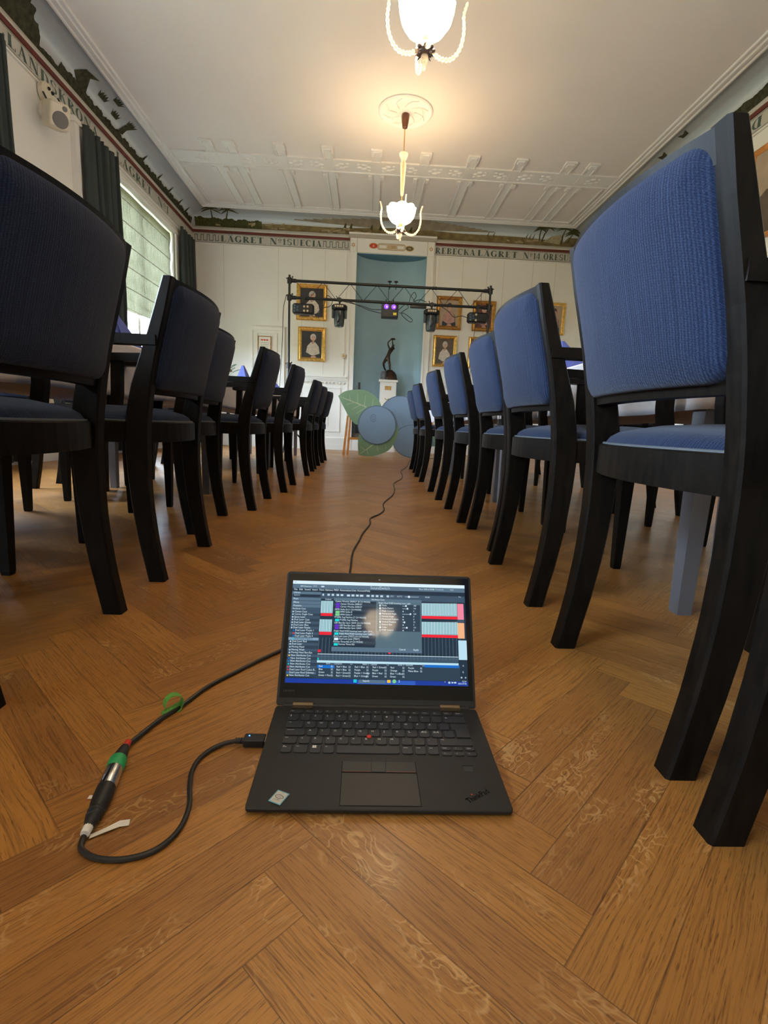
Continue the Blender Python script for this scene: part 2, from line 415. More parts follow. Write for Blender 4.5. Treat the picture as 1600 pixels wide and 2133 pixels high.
# ------------------------------------------------------------------ walls, ceiling, cove
def wall_with_windows():
    b = MB(); X0, X1 = XL-.3, XL; ys = [YF] + [q for w_ in WIN for q in w_] + [YB+.3]
    for i in range(0, len(ys), 2): b.box((X0, ys[i], 0), (X1, ys[i+1], ZC+.1), M_wall)
    for a, c in WIN: b.box((X0, a, 0), (X1, c, WZ0), M_wall); b.box((X0, a, WZ1), (X1, c, ZC+.1), M_wall)
    struct(b.build('wall_left'))
wall_with_windows()
b = MB(); b.box((XR, YF, 0), (XR+.2, YB+.3, ZC+.1), M_wall); struct(b.build('wall_right'))
b = MB(); b.box((XL-.3, YF-.2, 0), (XR+.2, YF, ZC+.1), M_wall); struct(b.build('wall_front'))
NX0, NX1, NZ = -.28, .93, 3.375
b = MB(); b.box((XL, YB, 0), (NX0, YB+.55, ZC+.1), M_wall); b.box((NX1, YB, 0), (XR, YB+.55, ZC+.1), M_wall); b.box((NX0, YB, NZ), (NX1, YB+.55, ZC+.1), M_wall)
struct(b.build('wall_back'))
b = MB(); b.box((XL-.3, YF-.2, ZC), (XR+.2, YB+.55, ZC+.15), M_ceil); ceil = struct(b.build('ceiling'))
# niche: shallow half-ellipse recess
nc, na, nb = (NX0+NX1)/2, (NX1-NX0)/2, .36
b = MB(); arc = [(nc-na*math.cos(PI*i/28), YB+nb*math.sin(PI*i/28)) for i in range(29)]
arc2 = [(nc-(na+.02)*math.cos(PI*i/28), YB+(nb+.02)*math.sin(PI*i/28)) for i in range(29)]
b.loft([[(x, y, 0) for x, y in arc], [(x, y, NZ) for x, y in arc]], M_niche, False, False, closed=False)
b.loft([[(x, y, 0) for x, y in arc2], [(x, y, NZ) for x, y in arc2]], M_niche, False, False, closed=False)
niche = b.build('wall_niche', smooth=True); struct(niche, 'teal curved recess behind the statue')
b = MB(); b.prism(arc, NZ-.004, NZ+.05, M_nichetop); struct(b.build('wall_niche_top', ), 'flat top of the teal recess')

def ring(name, prof, m, y_back=YB, label=None):
    """a moulding run round the room; prof = closed list of (inset from wall, z)"""
    b = MB(); loops = []
    for (sx, sy) in ((0, 0), (1, 0), (1, 1), (0, 1), (0, 0)):
        loops.append([((XL+d) if sx == 0 else (XR-d), (YF+d) if sy == 0 else (y_back-d), z) for d, z in prof])
    b.loft(loops, m, False, False); o = b.build(name, smooth=True); struct(o, label); return o
cprof = [(.26*(1-math.cos(R(t))), 3.655+.24*math.sin(R(t))) for t in range(0, 91, 6)]
cove = ring('trim_1', cprof + [(.26, ZC+.05), (-.02, ZC+.05), (-.02, 3.655)], M_mural, label='painted cove between wall and ceiling')
frz = ring('trim_2', [(-.01, 3.405), (.012, 3.405), (.012, 3.565), (-.01, 3.565)], M_frieze, label='lettered frieze board at the top of the walls')
ring('trim_3', [(-.01, 3.562), (.03, 3.562), (.034, 3.58), (.03, 3.602), (-.01, 3.602)], M_red, label='dark red picture rail')
ring('trim_4', [(-.01, 3.602), (.032, 3.602), (.040, 3.612), (.036, 3.64), (.018, 3.66), (-.01, 3.66)], M_frieze, label='cream moulding below the cove')
ring('trim_5', [(-.01, 3.385), (.02, 3.385), (.024, 3.395), (.02, 3.405), (-.01, 3.405)], M_trim, label='thin cream moulding below the frieze')
mo = [(.25, ZC+.01), (.25, ZC-.012), (.27, ZC-.03), (.285, ZC-.03), (.29, ZC-.016), (.315, ZC-.016), (.325, ZC-.028), (.345, ZC-.028), (.35, ZC-.012), (.375, ZC-.012), (.385, ZC-.022), (.395, ZC-.018), (.40, ZC+.01)]
ring('trim_6', mo, M_relief, label='stepped white moulding round the ceiling')
ring('baseboard_room', [(-.01, 0), (.03, 0), (.03, .17), (.022, .20), (.012, .23), (-.01, .23)], M_trim)

def wallpt(wl, s, z, off):
    if wl == 'B': return (s, YB-.012-off, z)
    if wl == 'L': return (XL+.012+off, s, z)
    return (XR-.012-off, s, z)
def poly_on(b, wl, poly, m, off=.002):
    b.add([wallpt(wl, s, z, off) for s, z in poly], [tuple(range(len(poly)))], m)
# --- serif letters
def rect(x0, y0, x1, y1): return [(x0, y0), (x1, y0), (x1, y1), (x0, y1)]
def stem(x, w=.26, y0=0, y1=1, t=.05, s=.07): return [rect(x, y0, x+w, y1), rect(x-s, y0, x+w+s, y0+t), rect(x-s, y1-t, x+w+s, y1)]
def arcp(cx, cy, ro, po, ri, pi_, a0, a1, dx=0, n=10):
    P = []
    for i in range(n):
        t0, t1 = R(a0+(a1-a0)*i/n), R(a0+(a1-a0)*(i+1)/n)
        P.append([(cx+ro*math.cos(t0), cy+po*math.sin(t0)), (cx+ro*math.cos(t1), cy+po*math.sin(t1)), (cx+dx+ri*math.cos(t1), cy+pi_*math.sin(t1)), (cx+dx+ri*math.cos(t0), cy+pi_*math.sin(t0))])
    return P
def quad(a, b_, w0, w1=None):
    w1 = w0 if w1 is None else w1
    return [(a[0]-w0/2, a[1]), (a[0]+w0/2, a[1]), (b_[0]+w1/2, b_[1]), (b_[0]-w1/2, b_[1])]
def GL():
    G = {}
    G['L'] = (.72, stem(.1)+[rect(.3, 0, .68, .06), rect(.62, 0, .68, .28)])
    Ap = [quad((.14, 0), (.42, 1), .05), quad((.68, 0), (.40, 1), .27, .18), rect(.22, .3, .62, .35), rect(0, 0, .26, .05), rect(.52, 0, .86, .05)]
    G['A'] = (.86, Ap)
    um = lambda x: arcp(x, 1.1, .06, .06, .001, .001, 0, 360, n=8)
    G['\u00c4'] = (.86, Ap+um(.24)+um(.58))
    O = arcp(.42, .5, .42, .52, .19, .45, 0, 360, n=24); G['O'] = (.86, O); G['\u00d6'] = (.86, O+um(.26)+um(.58))
    G['C'] = (.80, arcp(.42, .5, .42, .52, .19, .45, 45, 315, n=20)+[rect(.70, .62, .75, .98)])
    G['G'] = (.86, arcp(.42, .5, .42, .52, .19, .45, 45, 330, n=20)+[rect(.70, .66, .75, .98), rect(.62, .05, .78, .42), rect(.55, .40, .84, .45)])
    bowl = lambda y, r, x=.3: arcp(x, y, .42, r, .22, r-.05, -90, 90, n=12)
    G['R'] = (.86, stem(.1)+bowl(.74, .26)+[quad((.74, 0), (.42, .48), .25), rect(.62, 0, .88, .05), rect(.3, .95, .36, 1)])
    G['B'] = (.80, stem(.1)+bowl(.76, .24)+bowl(.26, .27, .32))
    G['D'] = (.86, stem(.1)+arcp(.30, .5, .52, .5, .32, .44, -90, 90, n=16))
    G['E'] = (.74, stem(.1)+[rect(.3, 0, .68, .06), rect(.62, 0, .68, .26), rect(.3, .94, .66, 1), rect(.60, .76, .66, 1), rect(.3, .48, .52, .53), rect(.48, .38, .52, .63)])
    G['T'] = (.80, stem(.30, s=.07)+[rect(.03, .94, .77, 1), rect(.03, .74, .08, 1), rect(.72, .74, .77, 1)])
    G['N'] = (.92, [rect(.12, 0, .17, 1), quad((.74, 0), (.22, 1), .26), rect(.74, 0, .79, 1), rect(0, 0, .29, .05), rect(0, .95, .3, 1), rect(.62, .95, .92, 1)])
    G['U'] = (.88, [rect(.1, .32, .3, 1), rect(.02, .95, .38, 1), rect(.70, .32, .75, 1), rect(.6, .95, .86, 1)]+arcp(.425, .32, .325, .34, .275, .29, 180, 360, -.0, n=12)+arcp(.36, .32, .26, .34, .06, .26, 180, 270, n=6))
    G['S'] = (.70, arcp(.34, .74, .30, .27, .14, .21, 30, 270, n=12)+arcp(.36, .27, .32, .28, .14, .21, -150, 90, n=12)+[rect(.58, .70, .63, .99), rect(.03, .02, .08, .32)])
    G['K'] = (.88, stem(.1)+[quad((.32, .42), (.74, 1), .06), quad((.74, 0), (.44, .58), .2), rect(.6, .95, .86, 1), rect(.6, 0, .9, .05)])
    G['I'] = (.42, stem(.11))
    G['1'] = (.40, [rect(.16, 0, .34, 1), rect(.06, 0, .44, .05), quad((.06, .78), (.22, 1), .07)])
    G['4'] = (.62, [rect(.36, 0, .52, 1), rect(.0, .24, .62, .31), quad((.04, .28), (.42, 1), .07), rect(.26, 0, .60, .05)])
    G['o'] = (.44, [[(x*.45+.04, y*.45+.52) for x, y in q] for q in O]+[rect(.04, .32, .40, .38)])
    G['.'] = (.3, arcp(.15, .45, .09, .09, .001, .001, 0, 360, n=8)); G[' '] = (.55, [])
    return G
GLY = GL()
def letters(b, wl, txt, s0, s1, z0=3.435, h=.098, m=None, flip=1):
    tot = sum(GLY[c][0]+.10 for c in txt)-.10; k = (s1-s0)/tot; x = s0
    for c in txt:
        for q in GLY[c][1]: poly_on(b, wl, [(x+px*k, z0+py*h) for px, py in q], m or M_letter, .0015)
        x += (GLY[c][0]+.10)*k
def meander(b, wl, s0, s1, n, z0=3.435, z1=3.535, t=.010, st=1):
    p = (s1-s0)/n
    for i in range(n):
        a = s0+i*p
        poly_on(b, wl, rect(a, z0, a+t, z1), M_letter); poly_on(b, wl, rect(a, z1-t, a+p/2, z1), M_letter)
        poly_on(b, wl, rect(a+p/2-t, z0, a+p/2, z1), M_letter); poly_on(b, wl, rect(a+p/2, z0, a+p, z0+t), M_letter)
    poly_on(b, wl, rect(s1-t, z0, s1, z1), M_letter)
b = MB()
letters(b, 'B', 'L\u00c4GRET', -2.597, -1.875); letters(b, 'B', 'No1', -1.77, -1.50); letters(b, 'B', 'SUECIA', -1.475, -.885)
meander(b, 'B', -3.03, -2.625, 4); meander(b, 'B', -.86, -.43, 4)
letters(b, 'B', 'REBECKA', 1.065, 1.76); letters(b, 'B', 'L\u00c4GRET', 1.80, 2.50); letters(b, 'B', 'No14', 2.60, 2.90); letters(b, 'B', '\u00d6RESUND', 2.96, 3.60)
letters(b, 'L', '.LANDSKRONA.', 4.80, 6.36); letters(b, 'L', 'L\u00c4GRET', 6.7, 7.7); letters(b, 'L', 'No1', 7.9, 8.3)
letters(b, 'R', 'DNUSER\u00d6', 5.25, 6.3)
for wl, s0, s1 in (('B', XL, -.40), ('B', 1.05, XR), ('L', YF, YB), ('R', YF, YB)):
    poly_on(b, wl, rect(s0, 3.548, s1, 3.553), M_line); poly_on(b, wl, rect(s0, 3.412, s1, 3.417), M_line)
o = b.build('frieze_lettering', frz)
# --- murals on the cove
def covept(wl, s, t, off=.0025):
    a = R(90*t); d = .26*(1-math.cos(a))+off*math.cos(a); z = 3.655+.24*math.sin(a)-off*math.sin(a)
    if wl == 'B': return (s, YB-d, z)
    if wl == 'L': return (XL+d, s, z)
    return (XR-d, s, z)
def band(b, wl, s0, s1, fn, m, ds=.03, off=.0025, n=4, lo=0.0):
    N = int((s1-s0)/ds); L = []
    for i in range(N+1):
        s = s0+(s1-s0)*i/N; h = fn(s)
        L.append([covept(wl, s, lo+(h-lo)*k/n, off) for k in range(n+1)])
    b.loft(L, m, False, False, closed=False)
def cpoly(b, wl, P, m, off=.004): b.add([covept(wl, s, t, off) for s, t in P], [tuple(range(len(P)))], m)
def stroke(b, wl, a, c, w, m, off=.004, w2=None):
    dx, dy = (c[0]-a[0]), (c[1]-a[1])*.35; L = math.hypot(dx, dy) or 1; nx, ny = -dy/L, dx/L/.35
    w2 = w if w2 is None else w2
    cpoly(b, wl, [(a[0]-nx*w/2, a[1]-ny*w/2), (a[0]+nx*w/2, a[1]+ny*w/2), (c[0]+nx*w2/2, c[1]+ny*w2/2), (c[0]-nx*w2/2, c[1]-ny*w2/2)], m, off)
def palm(b, wl, s, t0, t1, r=.13, lean=.03, seed=1):
    rg = random.Random(seed); tp = (s+lean, t1)
    stroke(b, wl, (s, t0), ((s+tp[0])/2-.005, (t0+t1)/2), .022, M_palm, .005); stroke(b, wl, ((s+tp[0])/2-.005, (t0+t1)/2), tp, .02, M_palm, .005, .014)
    for k in range(9):
        a = R(-20+220*k/8+rg.uniform(-8, 8)); L = r*rg.uniform(.75, 1.1)
        mid = (tp[0]+math.cos(a)*L*.55, tp[1]+math.sin(a)*L*.55/.35+.02)
        end = (tp[0]+math.cos(a)*L*1.05, tp[1]+math.sin(a)*L*.6/.35-.10)
        mid = (mid[0], min(mid[1], .97)); end = (end[0], min(end[1], .97))
        stroke(b, wl, tp, mid, .012, M_palm, .006, .028); stroke(b, wl, mid, end, .028, M_palm, .0065, .004)
rg = random.Random(5)
def scallop(s, seed, base, amp, f):
    return base+amp*(.5*abs(math.sin(s*f+seed))+.3*abs(math.sin(s*f*2.3+seed*2))+.2*abs(math.sin(s*f*5.1+seed*3)))
b = MB()
def lefth(s):
    if s < 5.3: return scallop(s, 1, .50, .22, 12)*(1 if s < 5.1 else 1-(s-5.1)*2.6)
    if s < 5.6: return scallop(s, 2, .14, .07, 12)
    if s < 6.1: return scallop(s, 3, .24, .10, 16)
    return scallop(s, 4, .20, .12, 15)
band(b, 'L', YF+.1, YB-.05, lefth, M_tree, .02)
for (s, t, w_) in ((6.26, .60, .16), (6.56, .54, .15), (6.42, .84, .15), (6.84, .70, .14)):   # small crowns
    cpoly(b, 'L', [(s-w_*.4, t-.09), (s+w_*.4, t-.09), (s+w_*.6, t+.07), (s+w_*.38, t+.0), (s+w_*.25, t+.10), (s+w_*.1, t+.02), (s, t+.11), (s-w_*.1, t+.02), (s-w_*.25, t+.10), (s-w_*.38, t+.0), (s-w_*.6, t+.07)], M_tree)
cpoly(b, 'L', [(5.9, .25), (6.05, .3), (5.98, .62), (6.06, .78), (5.86, .70), (5.78, .45)], M_tree)
cpoly(b, 'L', [(6.72, .25), (6.84, .3), (6.86, .50), (6.94, .78), (6.78, .58)], M_tree)
for s in (7.4, 7.9, 8.3, 8.7, 9.0): stroke(b, 'L', (s, .25), (s+.04, .52), .05, M_tree, .004, .006)

b.build('mural_trees', cove)
b = MB()
band(b, 'B', XL+.1, XR-.1, lambda s: .30+.07*math.sin(s*1.1+.6)+.03*math.sin(s*3.1) if s < 3.3 else .40, M_dune, .05)
band(b, 'B', XL+.06, -1.9, lambda s: scallop(s, 2, .30, .14, 13)*(1-(s+3)*.12), M_palm, .02, .004, lo=.02)
for k in range(26):
    s = rg.choice([rg.uniform(-2.9, -1.4), rg.uniform(-.9, -.1), rg.uniform(2.2, 3.4)]); t = rg.uniform(.06, .24)
    stroke(b, 'B', (s, t), (s+rg.uniform(.05, .14), t+rg.uniform(-.04, .08)), .022, M_dunelt, .0055)
for k in range(15):
    x1 = -1.35+k*.16; stroke(b, 'B', (x1, .50+k*.028), (.12, .34+k*.038 if k < 15 else .8), .018+k*.003, M_ray, .0035)
    x2 = 2.05-k*.11; stroke(b, 'B', (x2, .46+k*.032), (.36, .36+k*.038), .018+k*.003, M_ray, .0035)
for s in (-.05, .1, .62, .72, -.5, -.4): stroke(b, 'B', (s, .26), (s+.02, .46), .05, M_palm, .005, .02)
palm(b, 'B', -2.72, .2, .78, .16, .01, 1); palm(b, 'B', -2.5, .25, .76, .15, .07, 2)
palm(b, 'B', 2.86, .2, .74, .12, -.02, 3); palm(b, 'B', 2.9, .2, .84, .15, .06, 4); palm(b, 'B', 3.25, .1, .82, .17, .0, 5); palm(b, 'B', 3.36, .2, .58, .14, .05, 6)
for s in (2.62, 2.68, 2.74, 1.95, 2.05): stroke(b, 'B', (s, .28), (s+.02, .48), .02, M_palm, .005, .005)
cpoly(b, 'B', [(2.93, .18), (3.22, .10), (3.22, .52), (3.06, .42)], M_tent, .006)
for k in range(5): stroke(b, 'B', (2.98+k*.045, .16), (3.06+k*.035, .42), .010, M_dune, .008)
b.build('mural_desert', cove)
b = MB(); band(b, 'R', YF+.1, YB-.05, lambda s: scallop(s, 5, .26, .08, 9), M_tree, .03)
for (s, t) in ((6.3, .78), (6.75, .72)): cpoly(b, 'R', [(s-.05, t-.08), (s+.05, t-.08), (s+.07, t+.08), (s, t+.02), (s-.07, t+.08)], M_tree)
b.build('mural_far_bank', cove)

# --- stucco on the ceiling
b = MB(); z1 = ZC; zt = .014
def strip(x0, y0, x1, y1, m=M_relief, t=zt): b.box((x0, y0, z1-t), (x1, y1, z1+.01), m)
BX = [-2.15, -1.865, -1.24, -.63, 0, .63, 1.245, 1.86, 2.5, 2.8]; YE = YB-.40
for yy in (7.36, 7.68): strip(XL+.40, yy, XR-.40, yy+.03, t=.018)
strip(XL+.40, 7.39, XR-.40, 7.68, t=.006)
for x in BX:
    strip(x-.055, 7.20, x+.055, YE, t=.010)
    for sx in (-1, 1):
        for (ya, yb) in ((7.20, 7.36), (7.71, YE)): strip(x+sx*.055-.008, ya, x+sx*.055+.008, yb, t=.024)
        b.rbox((x+sx*.085-.025, 7.73, z1-.03), (x+sx*.085+.025, 7.84, z1+.01), .01, M_relief)
    b.rbox((x-.075, 7.06, z1-.022), (x+.075, 7.21, z1+.01), .008, M_relief)
    b.rbox((x-.05, 7.085, z1-.03), (x+.05, 7.18, z1), .02, M_relief)
    for sx in (-1, 1):
        if -2.5 < x+sx*.2 < 3.2 and not (x < -2 and sx > 0) and not (abs(x-2.5) < .01 and sx > 0) and not (abs(x-2.8) < .01 and sx < 0) and not (abs(x+1.865) < .01 and sx < 0):
            for (dx, dy, r) in ((.11, .0, .035), (.17, .05, .038), (.16, -.05, .036), (.23, .02, .03), (.24, -.06, .024), (.10, .08, .022)):
                b.ball((x+sx*dx, 7.53+dy, z1-.002), r, M_relief, 5, (1.2, .8, .6))
for xx in (XL+.43, XR-.46): strip(xx, 7.71, xx+.02, YE, t=.02)
strip(XL+.43, YE-.05, XR-.43, YE-.03, t=.02)
st = struct(b.build('trim_7'), 'white stucco lattice of strips and leaf ornaments on the ceiling'); 

# --- back wall joinery
b = MB(); PY = YB-.03
for (x0, x1) in ((-.40, NX0), (NX1, 1.05)):
    b.box((x0, YB-.035, 0), (x1, YB+.02, 3.39), M_trim)
    b.box((x0+.015, YB-.045, .25), (x0+.03, YB-.03, 3.38), M_trim); b.box((x1-.02, YB-.045, .25), (x1, YB-.03, 3.38), M_trim)
struct(b.build('trim_8'), 'cream pilasters either side of the teal recess')
b = MB(); b.box((-.40, YB-.05, 3.375), (1.06, YB+.02, 3.60), M_trim); b.box((-.42, YB-.075, 3.60), (1.08, YB+.02, 3.67), M_trimL); b.box((-.42, YB-.085, 3.655), (1.08, YB+.02, 3.68), M_trim)
for x in (-.40, -.28, .93, 1.05): b.box((x-.004, YB-.054, 3.38), (x+.004, YB-.04, 3.60), M_trimL)
Yp = YB-.0515
def flat(b, P, m, o=0): b.add([(x, Yp-o, z) for x, z in P], [tuple(range(len(P)))], m)
def ell(cx, cz, rx, rz, n=24, a0=0): return [(cx+rx*math.cos(a0+2*PI*k/n), cz+rz*math.sin(a0+2*PI*k/n)) for k in range(n)]
def starp(cx, cz, r): return [(cx+(r if k % 2 == 0 else r*.5)*math.sin(PI*k/6), cz+(r if k % 2 == 0 else r*.5)*math.cos(PI*k/6)) for k in range(12)]
M_ochre = mat('ochre_paint', (.48, .26, .07), .7, var=.1); M_ochred = mat('ochre_dark', (.30, .13, .04), .7, var=.1); M_cream2 = mat('cream_panel', (.58, .48, .33), .7, var=.05)
for x in (-.345, .99): flat(b, starp(x, 3.487, .042), M_ochre); flat(b, starp(x, 3.487, .020), M_trim, .001)
flat(b, ell(.00, 3.49, .075, .045), M_ochre); flat(b, ell(.00, 3.49, .062, .034), M_rtape, .001); flat(b, [(-.02, 3.475), (.02, 3.475), (0, 3.51)], M_cream2, .002)
flat(b, ell(.62, 3.475, .075, .045), M_ochre); flat(b, ell(.62, 3.475, .058, .032), M_letter, .001); flat(b, ell(.62, 3.475, .03, .015), M_ochre, .002)
def lozenge(x0, x1, z, h, n=8):
    return [(x1-h+h*math.cos(R(-90+180*k/n)), z+h*math.sin(R(-90+180*k/n))) for k in range(n+1)]+[(x0+h+h*math.cos(R(90+180*k/n)), z+h*math.sin(R(90+180*k/n))) for k in range(n+1)]
flat(b, lozenge(.06, .56, 3.483, .052), M_ochred, .002); flat(b, lozenge(.066, .554, 3.483, .046), M_cream2, .003)
for (x0, x1) in ((.10, .22), (.41, .52)): flat(b, rect(x0, 3.462, x1, 3.504), M_trim, .004)
for x in (.26, .31, .34, .37): flat(b, ell(x, 3.483, .016, .028, 12), M_ochre, .004); flat(b, ell(x, 3.483, .008, .018, 12), M_cream2, .005)
struct(b.build('trim_9'), 'painted lintel with gold stars above the teal recess')
b = MB()                                                    # dado with dentils, both sides
for (x0, x1) in ((-1.46, -.40), (1.05, XR)):
    b.box((x0, YB-.035, 1.225), (x1, YB+.01, 1.30), M_trim); b.box((x0, YB-.07, 1.275), (x1, YB+.01, 1.297), M_trim); b.box((x0, YB-.05, 1.25), (x1, YB+.01, 1.276), M_trim)
    b.box((x0, YB-.012, .23), (x1, YB+.01, 1.23), M_trim)
    n = int((x1-x0)/.065)
    for k in range(n): b.box((x0+.02+k*.065, YB-.035, 1.165), (x0+.05+k*.065, YB-.01, 1.20), M_trim)
    b.box((x0, YB-.026, 1.20), (x1, YB-.01, 1.212), M_trim)
    x = x0+.06
    while x < x1-.2:
        xe = min(x+.42, x1-.04)
        for (a, c, e, g) in ((x, .32, xe, .335), (x, 1.09, xe, 1.105), (x, .335, x+.015, 1.09), (xe-.015, .335, xe, 1.09)): b.box((a, YB-.024, c), (e, YB-.01, g), M_trim)
        b.box(((x+xe)/2-.002, YB-.0135, .42), ((x+xe)/2+.002, YB-.011, 1.03), M_line); x += .48
    b.box((x0, YB-.05, 0), (x1, YB+.01, .10), M_trim); b.box((x0, YB-.04, .10), (x1, YB+.01, .215), M_trim)
struct(b.build('trim_10'), 'cream dado panelling with small dentils on the back wall')
b = MB()
for x in (-2.55, -1.62, -1.21, -.82, 1.57, 2.0, 2.29, 2.8, 3.2): b.box((x-.0025, YB-.0012, 1.32 if x > -1.5 else 2.2), (x+.0015, YB+.01, 3.385), M_trimL)
for x in (-.47, 1.12): b.box((x-.02, YB-.015, 1.31), (x+.02, YB+.01, 3.385), M_trim)
struct(b.build('trim_11'), 'thin board joints on the back wall')
b = MB(); DX0, DX1, DZ = -2.115, -1.50, 2.09
b.box((DX0, YB-.02, 0), (DX1, YB+.02, DZ), M_trim)
for (a, c, e, g) in ((DX0, 0, DX0+.06, DZ), (DX1-.06, 0, DX1, DZ), (DX0+.06, DZ-.06, DX1-.06, DZ), (DX0+.13, .3, DX0+.145, 1.985), (DX1-.145, .3, DX1-.13, 1.985), (DX0+.145, 1.97, DX1-.145, 1.985), (DX0+.145, .3, DX1-.145, .315)):
    b.box((a, YB-.035, c), (e, YB-.01, g), M_trim)
dr = struct(b.build('door_1'), 'cream panelled door with a framed certificate on it')
b = MB(); b.ball((DX1-.09, YB-.06, 1.0), .022, M_brass, 6); b.cyl((DX1-.09, YB-.06, 1.0), (DX1-.09, YB-.015, 1.0), .008, M_brass); b.build('door_handle', dr, True)
# plinth inside the recess
b = MB(); arcn = [(nc-(na-.01)*math.cos(PI*i/24), YB+(nb-.01)*math.sin(PI*i/24)) for i in range(25)]
def bench(z0, z1, ins, m):
    inner = [(nc+(x-nc)*(1-ins), YB+(y-YB)*(1-ins*1.7)) for x, y in arcn]
    for i in range(24):
        q = [arcn[i], arcn[i+1], inner[i+1], inner[i]]; b.prism(q, z0, z1, m)
bench(0, .09, .34, M_brownstep); bench(.09, .20, .30, M_brownstep); bench(.20, .31, .26, M_brownstep); bench(.31, .56, .10, M_dark)
struct(b.build('trim_12'), 'stepped grey-brown base curving round the recess')

# ------------------------------------------------------------------ windows
def window(i, y0, y1, parts=True):
    b = MB(); X = XL-.20
    for (a, c, e, g) in ((y0, WZ0, y0+.07, WZ1), (y1-.07, WZ0, y1, WZ1), (y0+.07, WZ0, y1-.07, WZ0+.07), (y0+.07, WZ1-.07, y1-.07, WZ1), ((y0+y1)/2-.035, WZ0+.07, (y0+y1)/2+.035, WZ1-.07)):
        b.box((X, a, c), (X+.06, e, g), M_trim)
    w_ = struct(b.build('window_%d' % i))
    b = MB(); b.box((X+.028, y0+.05, WZ0+.05), (X+.032, y1-.05, WZ1-.05), M_glass); b.build('pane', w_)
    b = MB(); b.box((XL-.28, y0-.02, WZ0-.03), (XL+.10, y1+.02, WZ0), M_trim); b.build('window_sill', w_)
    b = MB()
    b.box((XL-.01, y0-.09, WZ0), (XL+.03, y0, WZ1+.04), M_trim); b.box((XL-.01, y1, WZ0), (XL+.03, y1+.09, WZ1+.04), M_trim)
    b.box((XL-.01, y0-.09, 3.25), (XL+.035, y1+.09, 3.375), M_trim)
    for (zz, d) in ((3.26, .05), (3.30, .045), (3.335, .055)): b.box((XL-.01, y0-.09, zz), (XL+d, y1+.09, zz+.018), M_trim)
    b.build('window_frame', w_)
for i, (a, c) in enumerate(WIN): window(i+1, a, c)
def blind(y0, y1, zb, label):
    t = thing('roman_blind', label, 'blind', (XL-.06, (y0+y1)/2, zb)); b = MB(); rg = random.Random(int(y0*10)); N = 40; hw = (y1-y0)/2
    zs = []; z = WZ1-.02-zb; 
    rows = [z-k*.02 for k in range(int(z/.02)+1)]
    L = []
    for zz in rows:
        row = []
        for i in range(N+1):
            y = -hw+2*hw*i/N
            d = .006*math.sin(zz*2*PI/.26)+.004*math.sin(y*9+zz*3)+(.012*math.sin(y*5+1) if zz < .12 else 0)
            dz = .018*math.sin(y*3.2+.5)*max(0, 1-zz/.3)
            row.append((d, y, zz+dz))
        L.append(row)
    b.loft(L, M_blind, False, False, closed=False); b.build('blind_fabric', t, True)
    k = .02
    while k < z-.1:
        m = MB(); m.box((-.003, -hw, k+.001), (.010, hw, k+.006), M_trimL); m.build('blind_rod', t); k += .26
    return t
blind(6.52, 8.53, 1.80, 'pale green roman blind drawn down over the window by the back corner')
blind(1.97, 4.03, 2.55, 'green roman blind over the window beside the nearest left chairs')
def curtain(y0, y1, label, n=7, seed=1):
    rg = random.Random(seed); b = MB(); N = 90; L = []
    zs = [3.37, 3.33, 3.2, 2.9, 2.4, 1.8, 1.2, .6, .04]
    ph = [rg.uniform(0, 6) for _ in range(4)]
    for z in zs:
        k = (3.37-z)/3.3; row = []
        for i in range(N+1):
            u = i/N; a = 2*PI*n*u+.5*math.sin(3*u*2*PI+ph[0])
            amp = .028+.03*min(1, k*2.5); x = .09+amp*math.sin(a)+.012*math.sin(a*2.3+ph[1]+k*2)
            y = (y0+y1)/2+(u-.5)*(y1-y0)*(1+.10*k)+.012*math.sin(a*1.7+ph[2])
            row.append((XL+x, y, z))
        L.append(row)
    b.loft(L, M_curtain, False, False, closed=False); o = b.build('curtain', None, True)
    md = o.modifiers.new('solid', 'SOLIDIFY'); md.thickness = .004
    return tag(o, label, 'curtain', 'dark grey velvet curtains')
curtain(4.12, 4.72, 'dark grey curtain at the left picture edge, nearest of the curtains', 6, 1)
curtain(5.86, 6.58, 'dark grey-green curtain between the wall speaker and the green blind', 7, 2)
curtain(8.56, 9.22, 'dark grey curtain in the back left corner, farthest of the curtains', 6, 3)
# radiator below the far windows
def radiator(y0, y1, label):
    t = thing('radiator', label, 'radiator', (XL+.12, (y0+y1)/2, 0)); n = int((y1-y0)/.06)
    for s in (-1, 1):
        f = MB(); f.box((-.03, s*(y1-y0)/2*.85-.012, 0), (.03, s*(y1-y0)/2*.85+.012, .15), M_rad); f.build('foot', t)
    b = MB()
    for k in range(n): y = -(y1-y0)/2+k*.06; b.rbox((-.055, y, .13), (.055, y+.045, .74), .02, M_rad)
    b.box((-.02, -(y1-y0)/2, .16), (.02, (y1-y0)/2, .20), M_rad); b.box((-.02, -(y1-y0)/2, .66), (.02, (y1-y0)/2, .70), M_rad)
    b.build('column_panel', t)
radiator(6.7, 8.3, 'cream column radiator under the window with the pale green blind')
radiator(2.2, 3.9, 'cream column radiator under the nearer window on the left wall')

